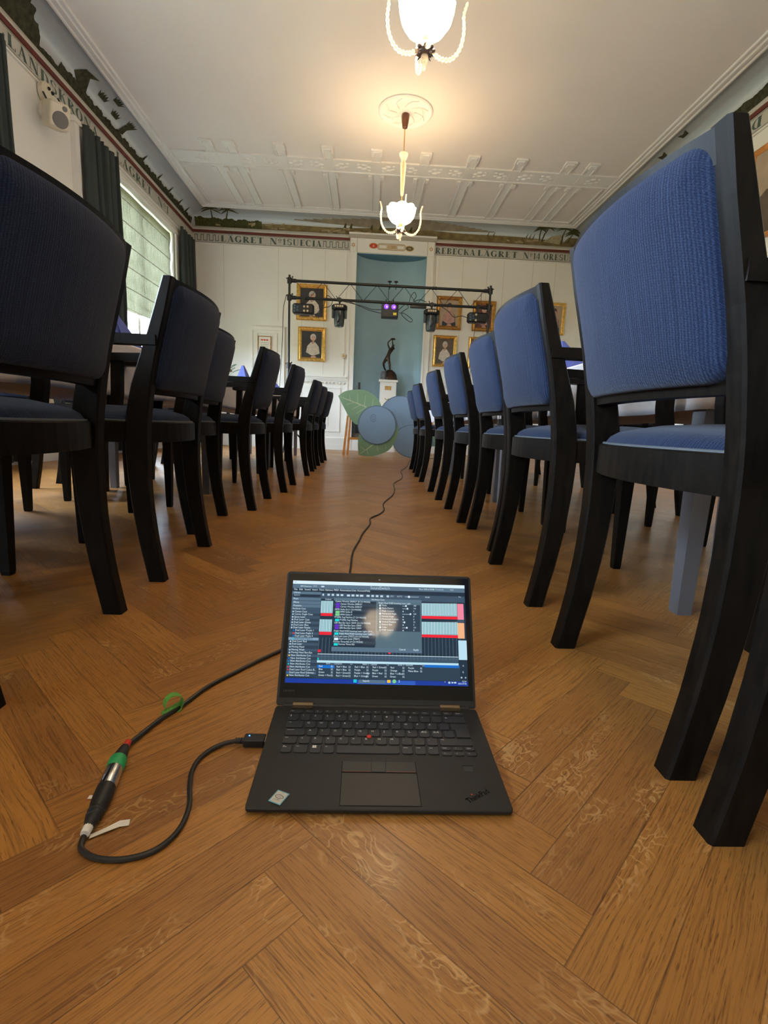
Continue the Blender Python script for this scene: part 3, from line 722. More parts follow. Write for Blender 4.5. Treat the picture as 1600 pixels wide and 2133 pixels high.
# ------------------------------------------------------------------ wall speaker and socket box
t = thing('wall_speaker', 'cream angled loudspeaker high on the left wall beneath a cable box', 'speaker', (XL+.17, 5.22, 3.10), R(50)); t.rotation_euler = (R(18), 0, R(50))
b = MB(); b.rbox((-.085, -.11, -.10), (.085, .10, .11), .03, M_plastic, zr=.02); bd = b.build('cabinet', t, True)
b = MB(); b.lathe([(.065, 0), (.065, .008), (.055, .012)], M_grille, 20, Matrix.Translation((0.0, -.108, -.025)) @ Matrix.Rotation(R(90), 4, 'X')); b.build('woofer', bd, True)
b = MB(); b.lathe([(.022, 0), (.02, .006)], M_grille, 14, Matrix.Translation((.03, -.108, .070)) @ Matrix.Rotation(R(90), 4, 'X')); b.build('tweeter', bd, True)
b = MB()
for s in (-1, 1): b.cyl((s*.06, .04, .10), (s*.06, .14, .16), .008, M_blackmetal)
b.build('bracket', t)
t = thing('cable_box', 'round cream junction box on the wall above the loudspeaker', 'junction box', (XL+.03, 5.33, 3.34))
b = MB(); b.lathe([(.09, -.02), (.09, .02), (.075, .035), (.02, .04)], M_plastic, 20, Matrix.Rotation(R(90), 4, 'Y')); b.build('cover', t, True)
for c_, r_ in (((.045, .03, .02), .016), ((.045, -.02, .03), .014), ((.045, .05, -.03), .013)):
    b = MB(); b.ball(c_, r_, M_blackplast, 5); b.build('socket', t, True)
b = MB(); b.tube(bez([(XL+.03, 5.30, 3.29), (XL+.012, 5.25, 3.2), (XL+.012, 5.24, 3.12), (XL+.08, 5.27, 3.08)]), .004, M_plastic, 6); tag(b.build('speaker_wire', smooth=True), 'thin cream wire between the round cable box and the loudspeaker', 'cable')
b = MB(); b.box((XL, 5.76, .25), (XL+.05, 5.84, 3.385), M_trim); b.box((XL, 5.74, 3.34), (XL+.06, 5.86, 3.39), M_trim); struct(b.build('trim_13'), 'cream vertical batten beside the dark curtain')

# ------------------------------------------------------------------ pictures
M_skin = mat('portrait_skin', (.55, .32, .22), .5, var=.1, scale=30); M_hairw = mat('portrait_grey_hair', (.50, .46, .42), .5, var=.25, scale=60)
M_hairb = mat('portrait_dark_hair', (.06, .035, .03), .5, var=.2); M_pdark = mat('portrait_dark', (.022, .018, .018), .45, var=.4, scale=8)
M_pbrown = mat('portrait_brown', (.10, .07, .05), .5, var=.3, scale=7); M_pbeige = mat('portrait_beige', (.40, .30, .21), .5, var=.15, scale=6)
M_blouse = mat('portrait_blouse', (.58, .50, .42), .5, var=.2, scale=40); M_navy = mat('portrait_navy', (.02, .02, .035), .5, var=.2)
M_pink = mat('portrait_pink', (.45, .24, .20), .5, var=.2, scale=20); M_pred = mat('portrait_maroon', (.12, .035, .03), .5, var=.3)
def frame_ring(b, w, h, fw_, d, m):
    prof = [(0, 0), (0, d*.7), (fw_*.15, d), (fw_*.35, d*.75), (fw_*.6, d*.85), (fw_*.85, d*.5), (fw_, d*.35), (fw_, 0)]
    loops = []
    for (sx, sz) in ((-1, -1), (1, -1), (1, 1), (-1, 1), (-1, -1)):
        loops.append([(sx*(w/2-o_), -dd, sz*(h/2-o_)) for o_, dd in prof])
    b.loft(loops, m, False, False)
def portrait(x0, x1, z0, z1, label, bgm, hair, top, skirt, gm=M_gold, lean=0, fw_=.065, wall='B', fig=True):
    w, h = x1-x0, z1-z0
    loc = ((x0+x1)/2, YB-.004, (z0+z1)/2); rz = 0
    if wall == 'R': loc = (XR-.004, (x0+x1)/2, (z0+z1)/2); rz = -PI/2
    t = thing('framed_portrait', label, 'painting', loc, rz, 'gilt framed portraits')
    b = MB(); frame_ring(b, w, h, fw_, .04, gm); b.build('frame', t)
    b = MB(); iw, ih = w/2-fw_*.8, h/2-fw_*.8
    b.box((-iw, -.008, -ih), (iw, -.002, ih), bgm)
    k = [0]
    def pl(P, m): k[0] += .0003; b.add([(px*iw, -.0085-k[0], pz*ih) for px, pz in P], [tuple(range(len(P)))], m)
    e = lambda cx, cz, rx, rz_, n=20: [(cx+rx*math.cos(2*PI*i/n), cz+rz_*math.sin(2*PI*i/n)) for i in range(n)]; pl0 = pl; pl = lambda P, m: pl0([(max(-.98, min(.98, px*1.25)), max(-.98, pz*1.22-.02)) for px, pz in P], m)
    L = lean
    if not fig:
        pl([(-.95, -.8), (-.95, -.2), (-.3, .05), (.3, -.1), (.95, .1), (.95, -.8)], skirt); b.build('painting', t); return
    pl([(-.55+L, -.98), (-.52+L, -.55), (-.42+L, -.1), (-.12+L, .16), (.18+L, .16), (.48+L, -.1), (.58+L, -.55), (.6+L, -.98)], skirt)
    pl([(-.5+L, -.45), (-.40+L, -.08), (-.12+L, .17), (.0+L, .02), (.16+L, .17), (.44+L, -.1), (.52+L, -.5), (.12+L, -.62), (-.1+L, -.62)], top)
    pl(e(.02+L, .44, .215, .205), hair); pl([(-.08+L, .2), (.02+L, .0), (.12+L, .2)], M_skin)
    pl(e(.03+L, .39, .155, .17), M_skin)
    for sx in (-.06, .08): pl(e(.02+L+sx, .43, .025, .012, 8), M_navy)
    pl(e(.03+L, .31, .05, .014, 8), M_rtape); pl(e(.02+L, .545, .16, .07), hair)
    pl(e(.06+L, -.72, .20, .08), M_skin)
    b.build('painting', t)
    b = MB(); b.box((-.03, -.045, -h/2+.012), (.03, -.03, -h/2+.028), M_brass); b.build('name_plate', t)
portrait(-1.302, -.772, 2.228, 2.828, 'gold framed portrait of a white-haired woman in black and white, behind the left truss lights', M_pdark, M_hairw, M_blouse, M_navy)
portrait(-1.268, -.785, 1.538, 2.116, 'gold framed portrait of a woman in a cream blouse, lower one left of the recess', M_pdark, M_hairw, M_blouse, M_pdark, lean=.08)
portrait(1.146, 1.592, 2.19, 2.747, 'portrait of a dark-haired woman in navy on beige, upper one right of the recess', M_pbeige, M_hairb, M_pink, M_navy, M_golddk)
portrait(1.787, 2.19, 2.19, 2.702, 'portrait in pink on maroon behind the right end of the truss', M_pred, M_hairw, M_pink, M_pred, M_golddk)
portrait(1.12, 1.54, 1.55, 2.088, 'portrait of a woman in cream on brown, lower one right of the recess', M_pbrown, M_hairw, M_blouse, M_pbrown, fw_=.055)
portrait(1.75, 2.13, 1.55, 2.088, 'portrait on grey half hidden by the right hand chairs, lower row', M_pbrown, M_hairw, M_pink, M_pdark, fw_=.05)
portrait(2.38, 2.78, 2.2, 2.72, 'gold framed portrait almost hidden behind a blue chair back', M_pbrown, M_hairw, M_blouse, M_pdark)
portrait(3.06, 3.436, 2.19, 2.735, 'gold framed portrait on the back wall farthest to the right', M_pbeige, M_hairb, M_pink, M_navy, fw_=.05)
portrait(4.55, 5.30, 2.35, 3.21, 'large wooden framed landscape picture on the right wall at the picture edge', M_pbeige, M_hairw, M_blouse, M_pbrown, M_orange, wall='R', fw_=.05, fig=False)
t = thing('certificate', 'small framed certificate with red line of seals on the cream door', 'certificate', (-1.845, YB-.036, 1.74))
b = MB(); frame_ring(b, .225, .37, .014, .014, M_golddk); b.build('frame', t)
b = MB(); b.box((-.10, -.006, -.172), (.10, -.002, .172), M_paper)
for x in (-.045, 0, .045): b.add([(x+.022*math.cos(2*PI*i/12), -.0065, .12+.012*math.sin(2*PI*i/12)) for i in range(12)], [tuple(range(12))], M_rtape)
for k in range(7): b.add([(-.07, -.0065, .075-k*.028), (.07, -.0065, .075-k*.028), (.07, -.0065, .071-k*.028), (-.07, -.0065, .071-k*.028)], [(0, 1, 2, 3)], M_line)
b.build('sheet', t)
t = thing('thermostat', 'round cream wall thermostat left of the teal recess', 'thermostat', (-.462, YB-.016, 1.655))
b = MB(); b.lathe([(.045, 0), (.045, .02), (.03, .035), (.01, .036)], M_plastic, 18, Matrix.Rotation(R(90), 4, 'X')); b.build('dial', t, True)
b = MB(); b.lathe([(.02, .034), (.018, .044), (.004, .045)], M_brass, 12, Matrix.Rotation(R(90), 4, 'X')); b.build('knob', t, True)

# ------------------------------------------------------------------ chandeliers
def chandelier(x, y, label):
    t = thing('chandelier', label, 'chandelier', (x, y, 2.568), 0, 'crystal bowl chandeliers')
    D = ZC-2.568
    b = MB(); b.lathe([(.012, D-.02), (.035, D-.02), (.045, D-.05), (.04, D-.10), (.028, D-.165), (.012, D-.175)], M_dowel, 16); b.build('ceiling_cup', t, True)
    b = MB(); b.cyl((0, 0, .14), (0, 0, D-.16), .006, M_lampbrass, 8); b.build('rod', t, True)
    b = MB(); b.lathe([(.015, .84), (.03, .845), (.045, .875), (.052, .90), (.05, .905), (.04, .88), (.014, .86)], M_crystal, 12); b.build('crystal_cup', t, True)
    b = MB(); b.lathe([(.010, .47), (.018, .49), (.030, .72), (.034, .80), (.018, .84), (.010, .845)], M_crystal, 10, caps=False); b.build('glass_sleeve', t, True)
    b = MB(); b.lathe([(.006, 0), (.012, .01), (.008, .025), (.018, .04), (.024, .06), (.02, .085), (.010, .09)], M_crystal, 10); b.build('finial', t, True)
    b = MB(); b.lathe([(.012, .075), (.035, .08), (.048, .10), (.045, .115), (.03, .13), (.028, .145), (.012, .15)], M_bronzelamp, 16)
    for k in range(8):
        a = 2*PI*k/8; b.ball((.050*math.cos(a), .050*math.sin(a), .105), .013, M_bronzelamp, 5)
        b.tube([(.03*math.cos(a), .03*math.sin(a), .09), (.055*math.cos(a), .055*math.sin(a), .075)], [.008, .002], M_bronzelamp, 5)
    b.build('hub', t, True)
    b = MB(); b.lathe([(.016, .14), (.022, .145), (.022, .175), (.030, .19)], M_lampbrass, 16, caps=False); b.build('socket', t, True)
    # scalloped bowl shade
    b = MB(); n = 48; prof = [(.03, .175), (.07, .182), (.115, .21), (.145, .25), (.158, .30), (.165, .335)]
    loops = []
    for i, (r, z) in enumerate(prof):
        L = []
        for k in range(n):
            a = 2*PI*k/n; fl = 1+.02*math.cos(8*a)*(i/5); zz = z+(.018*abs(math.cos(4*a)) if i == 5 else 0)
            L.append((r*fl*math.cos(a), r*fl*math.sin(a), zz))
        loops.append(L)
    for (r, z) in ((.158, .338), (.150, .30), (.137, .255), (.108, .217), (.066, .19)):
        loops.append([(r*math.cos(2*PI*k/n), r*math.sin(2*PI*k/n), z) for k in range(n)])
    b.loft(loops, M_shade, False, True); b.build('lamp_shade', t, True)
    for k in range(4):
        a = R(90*k+8); P = [(.045, .10), (.10, .075), (.165, .085), (.215, .15), (.232, .24), (.226, .32), (.245, .39)]
        b = MB(); pts = bez([(r*math.cos(a), r*math.sin(a), z) for r, z in P], 6)
        b.tube(pts, [.0125*(1-.4*i/len(pts))*(1.25 if i % 2 else .72) for i in range(len(pts))], M_crystal, 8)
        arm = b.build('arm', t, True)
    l = bpy.data.lights.new('bulb', 'POINT'); l.energy = 0.8; l.color = (1, .80, .55); l.shadow_soft_size = .06
    lo = bpy.data.objects.new('bulb', l); COL.objects.link(lo); lo.parent = t; lo.location = (0, 0, .37)
    r = thing('ceiling_rosette', 'round white stucco rosette above the chandelier %s' % ('in front of the back wall' if y > 5 else 'cut by the top picture edge' if y > 3 else 'over the camera' if y > 0 else 'behind the camera'), 'rosette', (x, y, ZC), 0)
    b = MB(); b.lathe([(.30, .01), (.30, -.012), (.285, -.022), (.27, -.014), (.20, -.014), (.19, -.022), (.18, -.014), (.10, -.012), (.06, -.03), (.02, -.032)], M_relief, 48)
    for k in range(8):
        a = 2*PI*k/8+.2; P = bez([(.10*math.cos(a-.3), .10*math.sin(a-.3), -.014), (.19*math.cos(a), .19*math.sin(a), -.02), (.25*math.cos(a+.35), .25*math.sin(a+.35), -.014)], 5)
        b.tube(P, .007, M_relief, 6)
    b.build('relief', r, True)
chandelier(.30, 6.25, 'glowing crystal bowl chandelier hanging in front of the back wall')
chandelier(.262, 3.416, 'large glowing crystal bowl chandelier cut by the top picture edge')
chandelier(.25, .58, 'crystal bowl chandelier hanging above the camera')
chandelier(.24, -2.6, 'crystal bowl chandelier hanging behind the camera')

# ------------------------------------------------------------------ pedestal and statue
t = thing('pedestal', 'white square pedestal with a brass plate in the teal recess', 'pedestal', (.352, 9.46, 0))
b = MB(); b.box((-.145, -.15, .05), (.145, .13, 1.24), M_white); b.box((-.165, -.17, 0), (.165, .15, .06), M_white); b.build('column', t)
b = MB(); b.box((-.168, -.175, 1.24), (.168, .155, 1.278), M_white); b.build('cap', t)
b = MB(); b.box((-.06, -.153, 1.10), (.055, -.149, 1.17), M_brass); b.build('plaque', t)
b = MB(); b.tube([(-.05, -.152, .955), (-.03, -.165, .93), (.0, -.165, .93), (.02, -.152, .955)], .005, M_brass, 6); b.build('ring_handle', t)
t = thing('bronze_statue', 'dark bronze nude figure with raised arms on a rock, on the white pedestal', 'statue', (.352, 9.45, 1.278))
b = MB(); rg = random.Random(2)
L = []
for (z, s) in ((0, 1), (.05, .97), (.10, .80), (.15, .58), (.185, .32)):
    L.append([((.145*math.cos(2*PI*k/14)*s*(1+rg.uniform(-.1, .1))+.02), .10*math.sin(2*PI*k/14)*s*(1+rg.uniform(-.1, .1)), z+rg.uniform(-.008, .008)) for k in range(14)])
b.loft(L, M_bronze); b.build('rock', t)
b = MB(); L = []
for (z, s) in ((0, 1), (.06, 1), (.12, .93), (.155, .7)):
    L.append([(-.085+.06*math.cos(2*PI*k/8+.3)*s, -.03+.085*math.sin(2*PI*k/8+.3)*s, z) for k in range(8)])
b.loft(L, M_stone); b.build('stone_block', t)
def skin(name, V, Ed, Rr, m, parent, sub=2):
    me = bpy.data.meshes.new(name); me.from_pydata(V, Ed, []); o = bpy.data.objects.new(name, me); COL.objects.link(o)
    o.modifiers.new('skin', 'SKIN'); sv = me.skin_vertices[0].data if me.skin_vertices else None
    if sv is None:
        bm = bmesh.new(); bm.from_mesh(me); bm.verts.layers.skin.verify(); bm.to_mesh(me); bm.free(); sv = me.skin_vertices[0].data
    for i, r in enumerate(Rr): sv[i].radius = (r, r) if not isinstance(r, tuple) else r
    sv[0].use_root = True
    s_ = o.modifiers.new('sub', 'SUBSURF'); s_.levels = sub; s_.render_levels = sub
    dg = bpy.context.evaluated_depsgraph_get(); me2 = bpy.data.meshes.new_from_object(o.evaluated_get(dg))
    bpy.data.objects.remove(o, do_unlink=True)
    me2.materials.clear(); me2.materials.append(m)
    for p in me2.polygons: p.use_smooth = True
    o = bpy.data.objects.new(name, me2); COL.objects.link(o); o.parent = parent; return o
# figure: pelvis, spine leaning right, arms up holding a bundle, one knee bent on the rock
V = [(-.03, 0, .40), (-.015, -.003, .45), (.01, -.006, .50), (.035, -.004, .545), (.045, 0, .575), (.062, -.004, .605), (.068, -.008, .635),
     (.0, -.01, .555), (-.028, -.02, .61), (-.035, -.02, .655), (.005, -.012, .70), (.03, -.01, .712),
     (.068, .012, .56), (.055, .012, .62), (.05, .008, .67), (.045, 0, .71),
     (-.01, -.015, .37), (.012, -.03, .28), (.02, -.018, .19), (.022, -.03, .165),
     (-.055, .012, .37), (-.10, -.01, .29), (-.075, .03, .21), (-.045, .03, .17)]
Ed = [(0, 1), (1, 2), (2, 3), (3, 4), (4, 5), (5, 6), (3, 7), (7, 8), (8, 9), (9, 10), (10, 11), (3, 12), (12, 13), (13, 14), (14, 15), (0, 16), (16, 17), (17, 18), (18, 19), (0, 20), (20, 21), (21, 22), (22, 23)]
Rr = [.042, .032, .036, .042, .018, .026, .022, .020, .013, .012, .010, .008, .020, .014, .012, .009, .030, .022, .015, .014, .032, .024, .016, .014]
skin('figure', V, Ed, Rr, M_bronze, t)
b = MB(); b.ball((.055, 0, .722), .03, M_bronze, 6, (1.5, .9, .6)); b.build('held_bundle', t, True)

# ------------------------------------------------------------------ blueberry cutout and easels
CY = 7.75
t = thing('blueberry_cutout', 'painted flat cutout of three blueberries with green leaves standing at the aisle end', 'cutout', (.15, CY, 0))
def disc(name, cx, cz, r, y, m, rim=True, calyx=None, sq=1.0):
    b = MB(); n = 48; P = [(cx-.15+r*math.cos(2*PI*k/n), cz+r*sq*math.sin(2*PI*k/n)) for k in range(n)]
    b.loft([[(x, y, z) for x, z in P], [(x, y+.012, z) for x, z in P]], m)
    b.loft([[(cx-.15+(r+.004)*math.cos(2*PI*k/n), y-.001, cz+(r+.004)*sq*math.sin(2*PI*k/n)) for k in range(n)], [(cx-.15+(r-.008)*math.cos(2*PI*k/n), y-.001, cz+(r-.008)*sq*math.sin(2*PI*k/n)) for k in range(n)]], M_bluedk, False, False)
    if calyx:
        qx, qz, qr = calyx
        for (ro, ri) in ((qr, qr*.86), (qr*.5, qr*.38)):
            b.loft([[(qx-.15+ro*.75*math.cos(2*PI*k/20), y-.002, qz+ro*math.sin(2*PI*k/20)) for k in range(20)], [(qx-.15+ri*.75*math.cos(2*PI*k/20), y-.002, qz+ri*math.sin(2*PI*k/20)) for k in range(20)]], M_bluedk, False, False)
    return b.build(name, t)
disc('berry', .495, .605, .315, .006, M_blue, sq=1.0)
disc('berry', .70, .255, .30, -.010, M_blue, sq=.82)
disc('berry', .146, .475, .285, -.028, M_blue, calyx=(.09, .575, .058), sq=1.0)
def leaf(P, veins, y, nm='leaf'):
    b = MB(); pts = [(p.x, p.y) for p in bez([(x, z, 0) for x, z in P], 6)]
    b.loft([[(x-.15, y, z) for x, z in pts], [(x-.15, y+.012, z) for x, z in pts]], M_leaf)
    for (a, c, w_, w2) in veins:
        a, c = Vector((a[0]-.15, a[1])), Vector((c[0]-.15, c[1])); d = (c-a).normalized(); n_ = Vector((-d.y, d.x))
        q = [a-n_*w_, a+n_*w_, c+n_*w2, c-n_*w2]; b.add([(v_.x, y-.0012, v_.y) for v_ in q], [(0, 1, 2, 3)], M_vein)
    b.build(nm, t)
leaf([(-.445, .878), (-.33, .955), (-.12, .985), (.02, .955), (.14, .86), (.20, .74), (.10, .60), (-.02, .50), (-.16, .47), (-.26, .56), (-.36, .72), (-.445, .878)],
     [((-.42, .87), (-.02, .735), .003, .009), ((-.26, .82), (-.28, .90), .003, .002), ((-.15, .79), (-.16, .93), .004, .002), ((-.05, .76), (-.04, .90), .004, .002), ((.06, .73), (.08, .86), .003, .002), ((-.20, .80), (-.32, .755), .004, .002), ((-.10, .765), (-.24, .69), .004, .002), ((-.02, .735), (-.17, .63), .004, .002)], -.008)
leaf([(-.115, .02), (-.13, .18), (-.11, .32), (.0, .30), (.20, .28), (.42, .48), (.47, .40), (.43, .24), (.33, .10), (.15, .02), (.0, .004), (-.115, .02)],
     [((-.10, .03), (.10, .18), .003, .006), ((-.02, .09), (-.09, .15), .004, .002), ((.01, .11), (.03, .02), .004, .002), ((.16, .17), (.18, .08), .003, .002), ((.28, .21), (.30, .13), .003, .002)], -.012)
leaf([(.95, .30), (1.02, .36), (1.09, .33), (1.13, .25), (1.06, .20), (.98, .20), (.95, .30)], [((.97, .28), (1.08, .26), .003, .003)], .002)
def easel(x, rz, label, stick=None):
    t = thing('easel', label, 'easel', (x, CY+.16, 0), rz, 'orange wooden easels behind the cutout')
    for s in (-1, 1):
        b = MB(); b.loft([[(-.075+s*.032-.020, -.03, 0), (-.075+s*.032+.014, -.03, 0), (-.075+s*.032+.014, -.005, 0), (-.075+s*.032-.020, -.005, 0)], [(-.035+s*.02-.018, -.01, .60), (-.035+s*.02+.014, -.01, .60), (-.035+s*.02+.014, .012, .60), (-.035+s*.02-.018, .012, .60)]], M_orange); b.build('leg', t)
    b = MB(); b.tube([(.36, .06, 0), (.10, .0, .60)], .017, M_orange, 6); b.build('leg', t)
    b = MB(); b.box((-.05, -.045, .24), (.36, -.02, .275), M_orange); b.build('crossbar', t)
    if stick:
        b = MB(); b.box((stick-.016, -.01, .5), (stick+.016, .012, 1.10), M_blackmetal); b.build('mast', t)
easel(-.24, 0, 'orange wooden easel holding up the left side of the blueberry cutout', .10)
easel(1.02, 0, 'orange wooden easel behind the right hand chairs at the aisle end', -.0)

# ------------------------------------------------------------------ lighting truss
TY = 8.0
t = thing('lighting_truss', 'black goalpost lighting truss standing in front of the back wall', 'truss', (.28, TY, 0))
TX0, TX1, TZ0, TZ1 = -1.50, 1.495, 2.285, 2.522
for X in (TX0, TX1):
    b = MB(); b.cyl((X, 0, .02), (X, 0, 1.34), .022, M_blackmetal, 12); b.cyl((X, 0, 1.3), (X, 0, 2.60), .017, M_blackmetal, 12); up_ = b.build('upright', t, True)
    for z in (TZ0, TZ1, 1.31):
        b = MB(); b.cyl((X, 0, z-.04), (X, 0, z+.04), .034, M_blackmetal, 10); s = 1 if X < 0 else -1
        b.cyl((X, 0, z), (X+s*.10 if z > 2 else X+s*.05, 0, z), .028 if z > 2 else .012, M_blackmetal, 10)
        b.cyl((X+s*.04, 0, z), (X+s*.05, -.05, z+.035), .006, M_blackmetal, 6); b.ball((X+s*.05, -.05, z+.04), .012, M_blackmetal, 5)
        b.cyl((X-s*.02, 0, z+.02), (X-s*.05, -.01, z+.03), .007, M_blackmetal, 6); b.build('clamp', t, True)
    for k in range(3):
        a = 2*PI*k/3+.5; b = MB(); b.cyl((X, 0, .42), (X+.42*math.cos(a), .42*math.sin(a), .02), .012, M_blackmetal, 8); b.build('leg', t, True)
for z in (TZ0, TZ1):
    b = MB(); b.cyl((TX0, 0, z), (TX1, 0, z), .0205, M_blackmetal, 12)
    for x in (-.02, .62, .66): b.cyl((x, 0, z), (x+.02, 0, z), .026, M_blackmetal, 12)
    b.build('chord_tube', t, True)
b = MB(); n = 14; x = TX0+.09; st_ = (TX1-TX0-.18)/n
for k in range(n):
    za, zb = (TZ1, TZ0) if k % 2 == 0 else (TZ0, TZ1); b.cyl((x, 0, za), (x+st_, 0, zb), .004, M_blackmetal, 6); x += st_
for x in (-.03, 1.36): b.cyl((x, 0, TZ0), (x, 0, TZ1), .004, M_blackmetal, 6)
b.build('bracing', t)
for x in (-.02, .075):
    b = MB(); b.cyl((x, 0, TZ1-.05), (x, 0, TZ1+.055), .006, M_blackmetal, 6); b.lathe([(.01, .05), (.03, .058), (.03, .07), (.012, .078)], M_blackmetal, 10, Matrix.Translation((x, 0, TZ1-.005))); b.build('wing_bolt', t, True)
M_glassy = mat('dark_blue_lens', (.05, .09, .12), .12, var=.2, scale=80); M_cream = mat('display_cream', (.55, .42, .26), .4, var=.1)
M_darkhead = mat('head_black', (.03, .038, .042), .28, var=.2, scale=10)
def movinghead(x, label):
    t = thing('moving_head_light', label, 'stage light', (x, TY, TZ0), 0, 'moving head lights on the truss')
    b = MB(); b.cyl((0, 0, -.06), (0, 0, .03), .012, M_blackmetal, 8); b.cyl((-.0, -.03, 0), (0, .03, 0), .032, M_blackmetal, 12); b.cyl((-.03, 0, .02), (-.05, -.02, .05), .006, M_blackmetal, 6); b.build('hook_clamp', t, True)
    b = MB()
    P = [(.125*math.cos(R(22.5+45*k)), .125*math.sin(R(22.5+45*k))) for k in range(8)]
    b.loft([[(px*s, py*s*.9, z) for px, py in P] for z, s in ((-.155, .75), (-.135, 1.0), (-.09, 1.0), (-.07, .80))], M_blackplast); bd = b.build('base', t, True)
    b = MB()
    for k in range(4): b.box((-.065+k*.034, -.108, -.118), (-.04+k*.034, -.1, -.092), M_cream)
    b.build('display', bd)
    b = MB()
    for s in (-1, 1): b.rbox((s*.095-.016, -.04, -.26), (s*.095+.016, .04, -.13), .012, M_darkhead)
    b.build('yoke', t, True)
    b = MB(); b.lathe([(.03, -.15), (.075, -.16), (.082, -.24), (.074, -.34), (.066, -.375), (.058, -.38)], M_darkhead, 20); hd = b.build('head', t, True)
    b = MB(); b.tube(bez([(-.0, -.082, -.20), (.02, -.088, -.27), (-.02, -.08, -.33)]), .012, M_blackplast, 6); b.build('rib', hd, True)
    b = MB(); b.lathe([(.062, -.382), (.04, -.388), (.005, -.390)], M_glassy, 16); b.build('lens', hd, True)
movinghead(-.475, 'black moving head light hanging left of the recess'); movinghead(.905, 'black moving head light hanging right of the recess')
def wash(x, w_, label, leds):
    t = thing('effect_light', label, 'stage light', (x, TY, TZ0), 0, 'small effect lights at the truss ends')
    b = MB(); b.cyl((0, -.03, 0), (0, .03, 0), .03, M_blackmetal, 12); b.cyl((0, 0, 0), (0, 0, -.09), .01, M_blackmetal, 8)
    b.tube([(-w_*.35, 0, -.15), (-w_*.3, 0, -.09), (w_*.3, 0, -.09), (w_*.35, 0, -.15)], .007, M_blackmetal, 6); b.build('bracket', t, True)
    b = MB(); b.rbox((-w_/2, -.07, -.23), (w_/2, .07, -.085), .045, M_blackplast, zr=.02); bd = b.build('housing', t, True)
    for (lx, lz) in leds:
        b = MB(); b.lathe([(.017, 0), (.014, .01), (.004, .012)], M_glassy if lx < -w_*.2 else M_cream, 10, Matrix.Translation((lx, -.07, lz)) @ Matrix.Rotation(R(90), 4, 'X')); b.build('led_lens', bd, True)
wash(-1.01, .32, 'black effect light with dotted lenses at the left truss end', [(-.12, -.12), (-.12, -.16), (-.12, -.20), (-.08, -.14), (-.08, -.18), (.02, -.13), (.07, -.13), (.02, -.19), (.07, -.19)])
wash(1.60, .30, 'black effect light with dotted lenses at the right truss end', [(-.11, -.12), (-.11, -.16), (-.11, -.20), (-.07, -.14), (-.07, -.18), (-.03, -.12), (-.03, -.2)])
M_uv = mat('violet_led', (.1, .02, .3), .3, var=0, emit=(.16, .02, 1), es=1.7*KE); M_uvc = mat('violet_core', (.3, .1, .6), .3, var=0, emit=(.6, .25, 1), es=2.5*KE); M_ylw = mat('warning_label', (.7, .55, .05), .6, var=0)
t = thing('laser_projector', 'black box projector with two glowing violet lenses at the truss centre', 'stage light', (.277, TY, TZ0))
b = MB(); b.rbox((-.125, -.08, -.22), (.125, .08, -.03), .012, M_blackplast); bd = b.build('housing', t, True)
for x in (-.055, .055):
    b = MB(); b.lathe([(.036, 0), (.034, .008), (.016, .009)], M_uv, 16, Matrix.Translation((x, -.08, -.075)) @ Matrix.Rotation(R(90), 4, 'X')); b.lathe([(.014, .009), (.004, .013)], M_uvc, 10, Matrix.Translation((x+.008, -.08, -.08)) @ Matrix.Rotation(R(90), 4, 'X')); b.build('glowing_lens', bd, True)
b = MB(); b.box((.05, -.0815, -.19), (.10, -.0795, -.155), M_ylw); b.build('warning_sticker', bd)
b = MB()
for x in (-.06, .05): b.cyl((x, 0, -.03), (x, 0, .045), .008, M_blackmetal, 6)
b.build('bracket', t)
t = thing('power_strip', 'black power strip taped to the lower truss tube right of centre', 'power strip', (.70, TY-.03, TZ0-.03))
b = MB(); b.rbox((-.12, -.025, -.035), (.12, .025, .005), .012, M_blackplast); b.build('housing', t, True)
def cable(pts, r, label, n=6, m=M_rubber):
    b = MB(); b.tube(bez(pts, 7), r, m, n); return tag(b.build('cable', smooth=True), label, 'cable')
Tq = TY-.04
cable([(-.47, Tq, 2.27), (-.3, Tq, 2.25), (-.05, Tq, 2.16), (.15, Tq, 2.12)], .005, 'black cable sagging from the left moving head to the centre projector')
cable([(-.42, Tq, 2.26), (-.15, Tq, 2.21), (.0, Tq, 2.17), (.15, Tq, 2.17)], .005, 'upper black cable between the left moving head and the centre projector')
cable([(-.90, Tq, 2.10), (-.85, Tq, 2.02), (-.78, Tq, 2.10), (-.70, Tq, 2.20), (-.66, Tq, 2.33), (-.58, Tq, 2.27), (-.62, Tq, 2.18), (-.75, Tq, 2.14), (-.78, Tq, 2.0)], .005, 'tangled black cable beside the left moving head')
cable([(.40, Tq, 2.17), (.50, Tq, 2.26), (.55, Tq, 2.22), (.45, Tq, 2.13), (.58, Tq, 2.02), (.62, Tq, 2.05), (.50, Tq, 2.13), (.42, Tq, 2.14)], .005, 'looped black cable right of the centre projector')
cable([(.56, Tq, 2.30), (.58, Tq, 2.38), (.63, Tq, 2.44), (.66, Tq, 2.38), (.62, Tq, 2.31), (.72, Tq, 2.34), (.82, Tq, 2.31)], .005, 'small black cable loops above the lower truss tube')
cable([(1.02, Tq, 2.27), (1.15, Tq, 2.20), (1.24, Tq, 2.12), (1.36, Tq, 2.14), (1.47, Tq, 2.11)], .005, 'black cable swinging from the right moving head to the right effect light')
cable([(-1.26, Tq, 2.30), (-1.30, Tq, 2.1), (-1.31, Tq, 1.7), (-1.33, Tq, 1.3), (-1.36, Tq, .6), (-1.3, Tq, .01)], .005, 'thin black cable hanging down outside the left truss upright')
cable([(1.58, Tq, 2.06), (1.56, Tq, 1.8), (1.55, Tq, 1.4), (1.55, Tq, .7), (1.52, Tq, .01)], .004, 'thin black cable hanging below the right effect light')

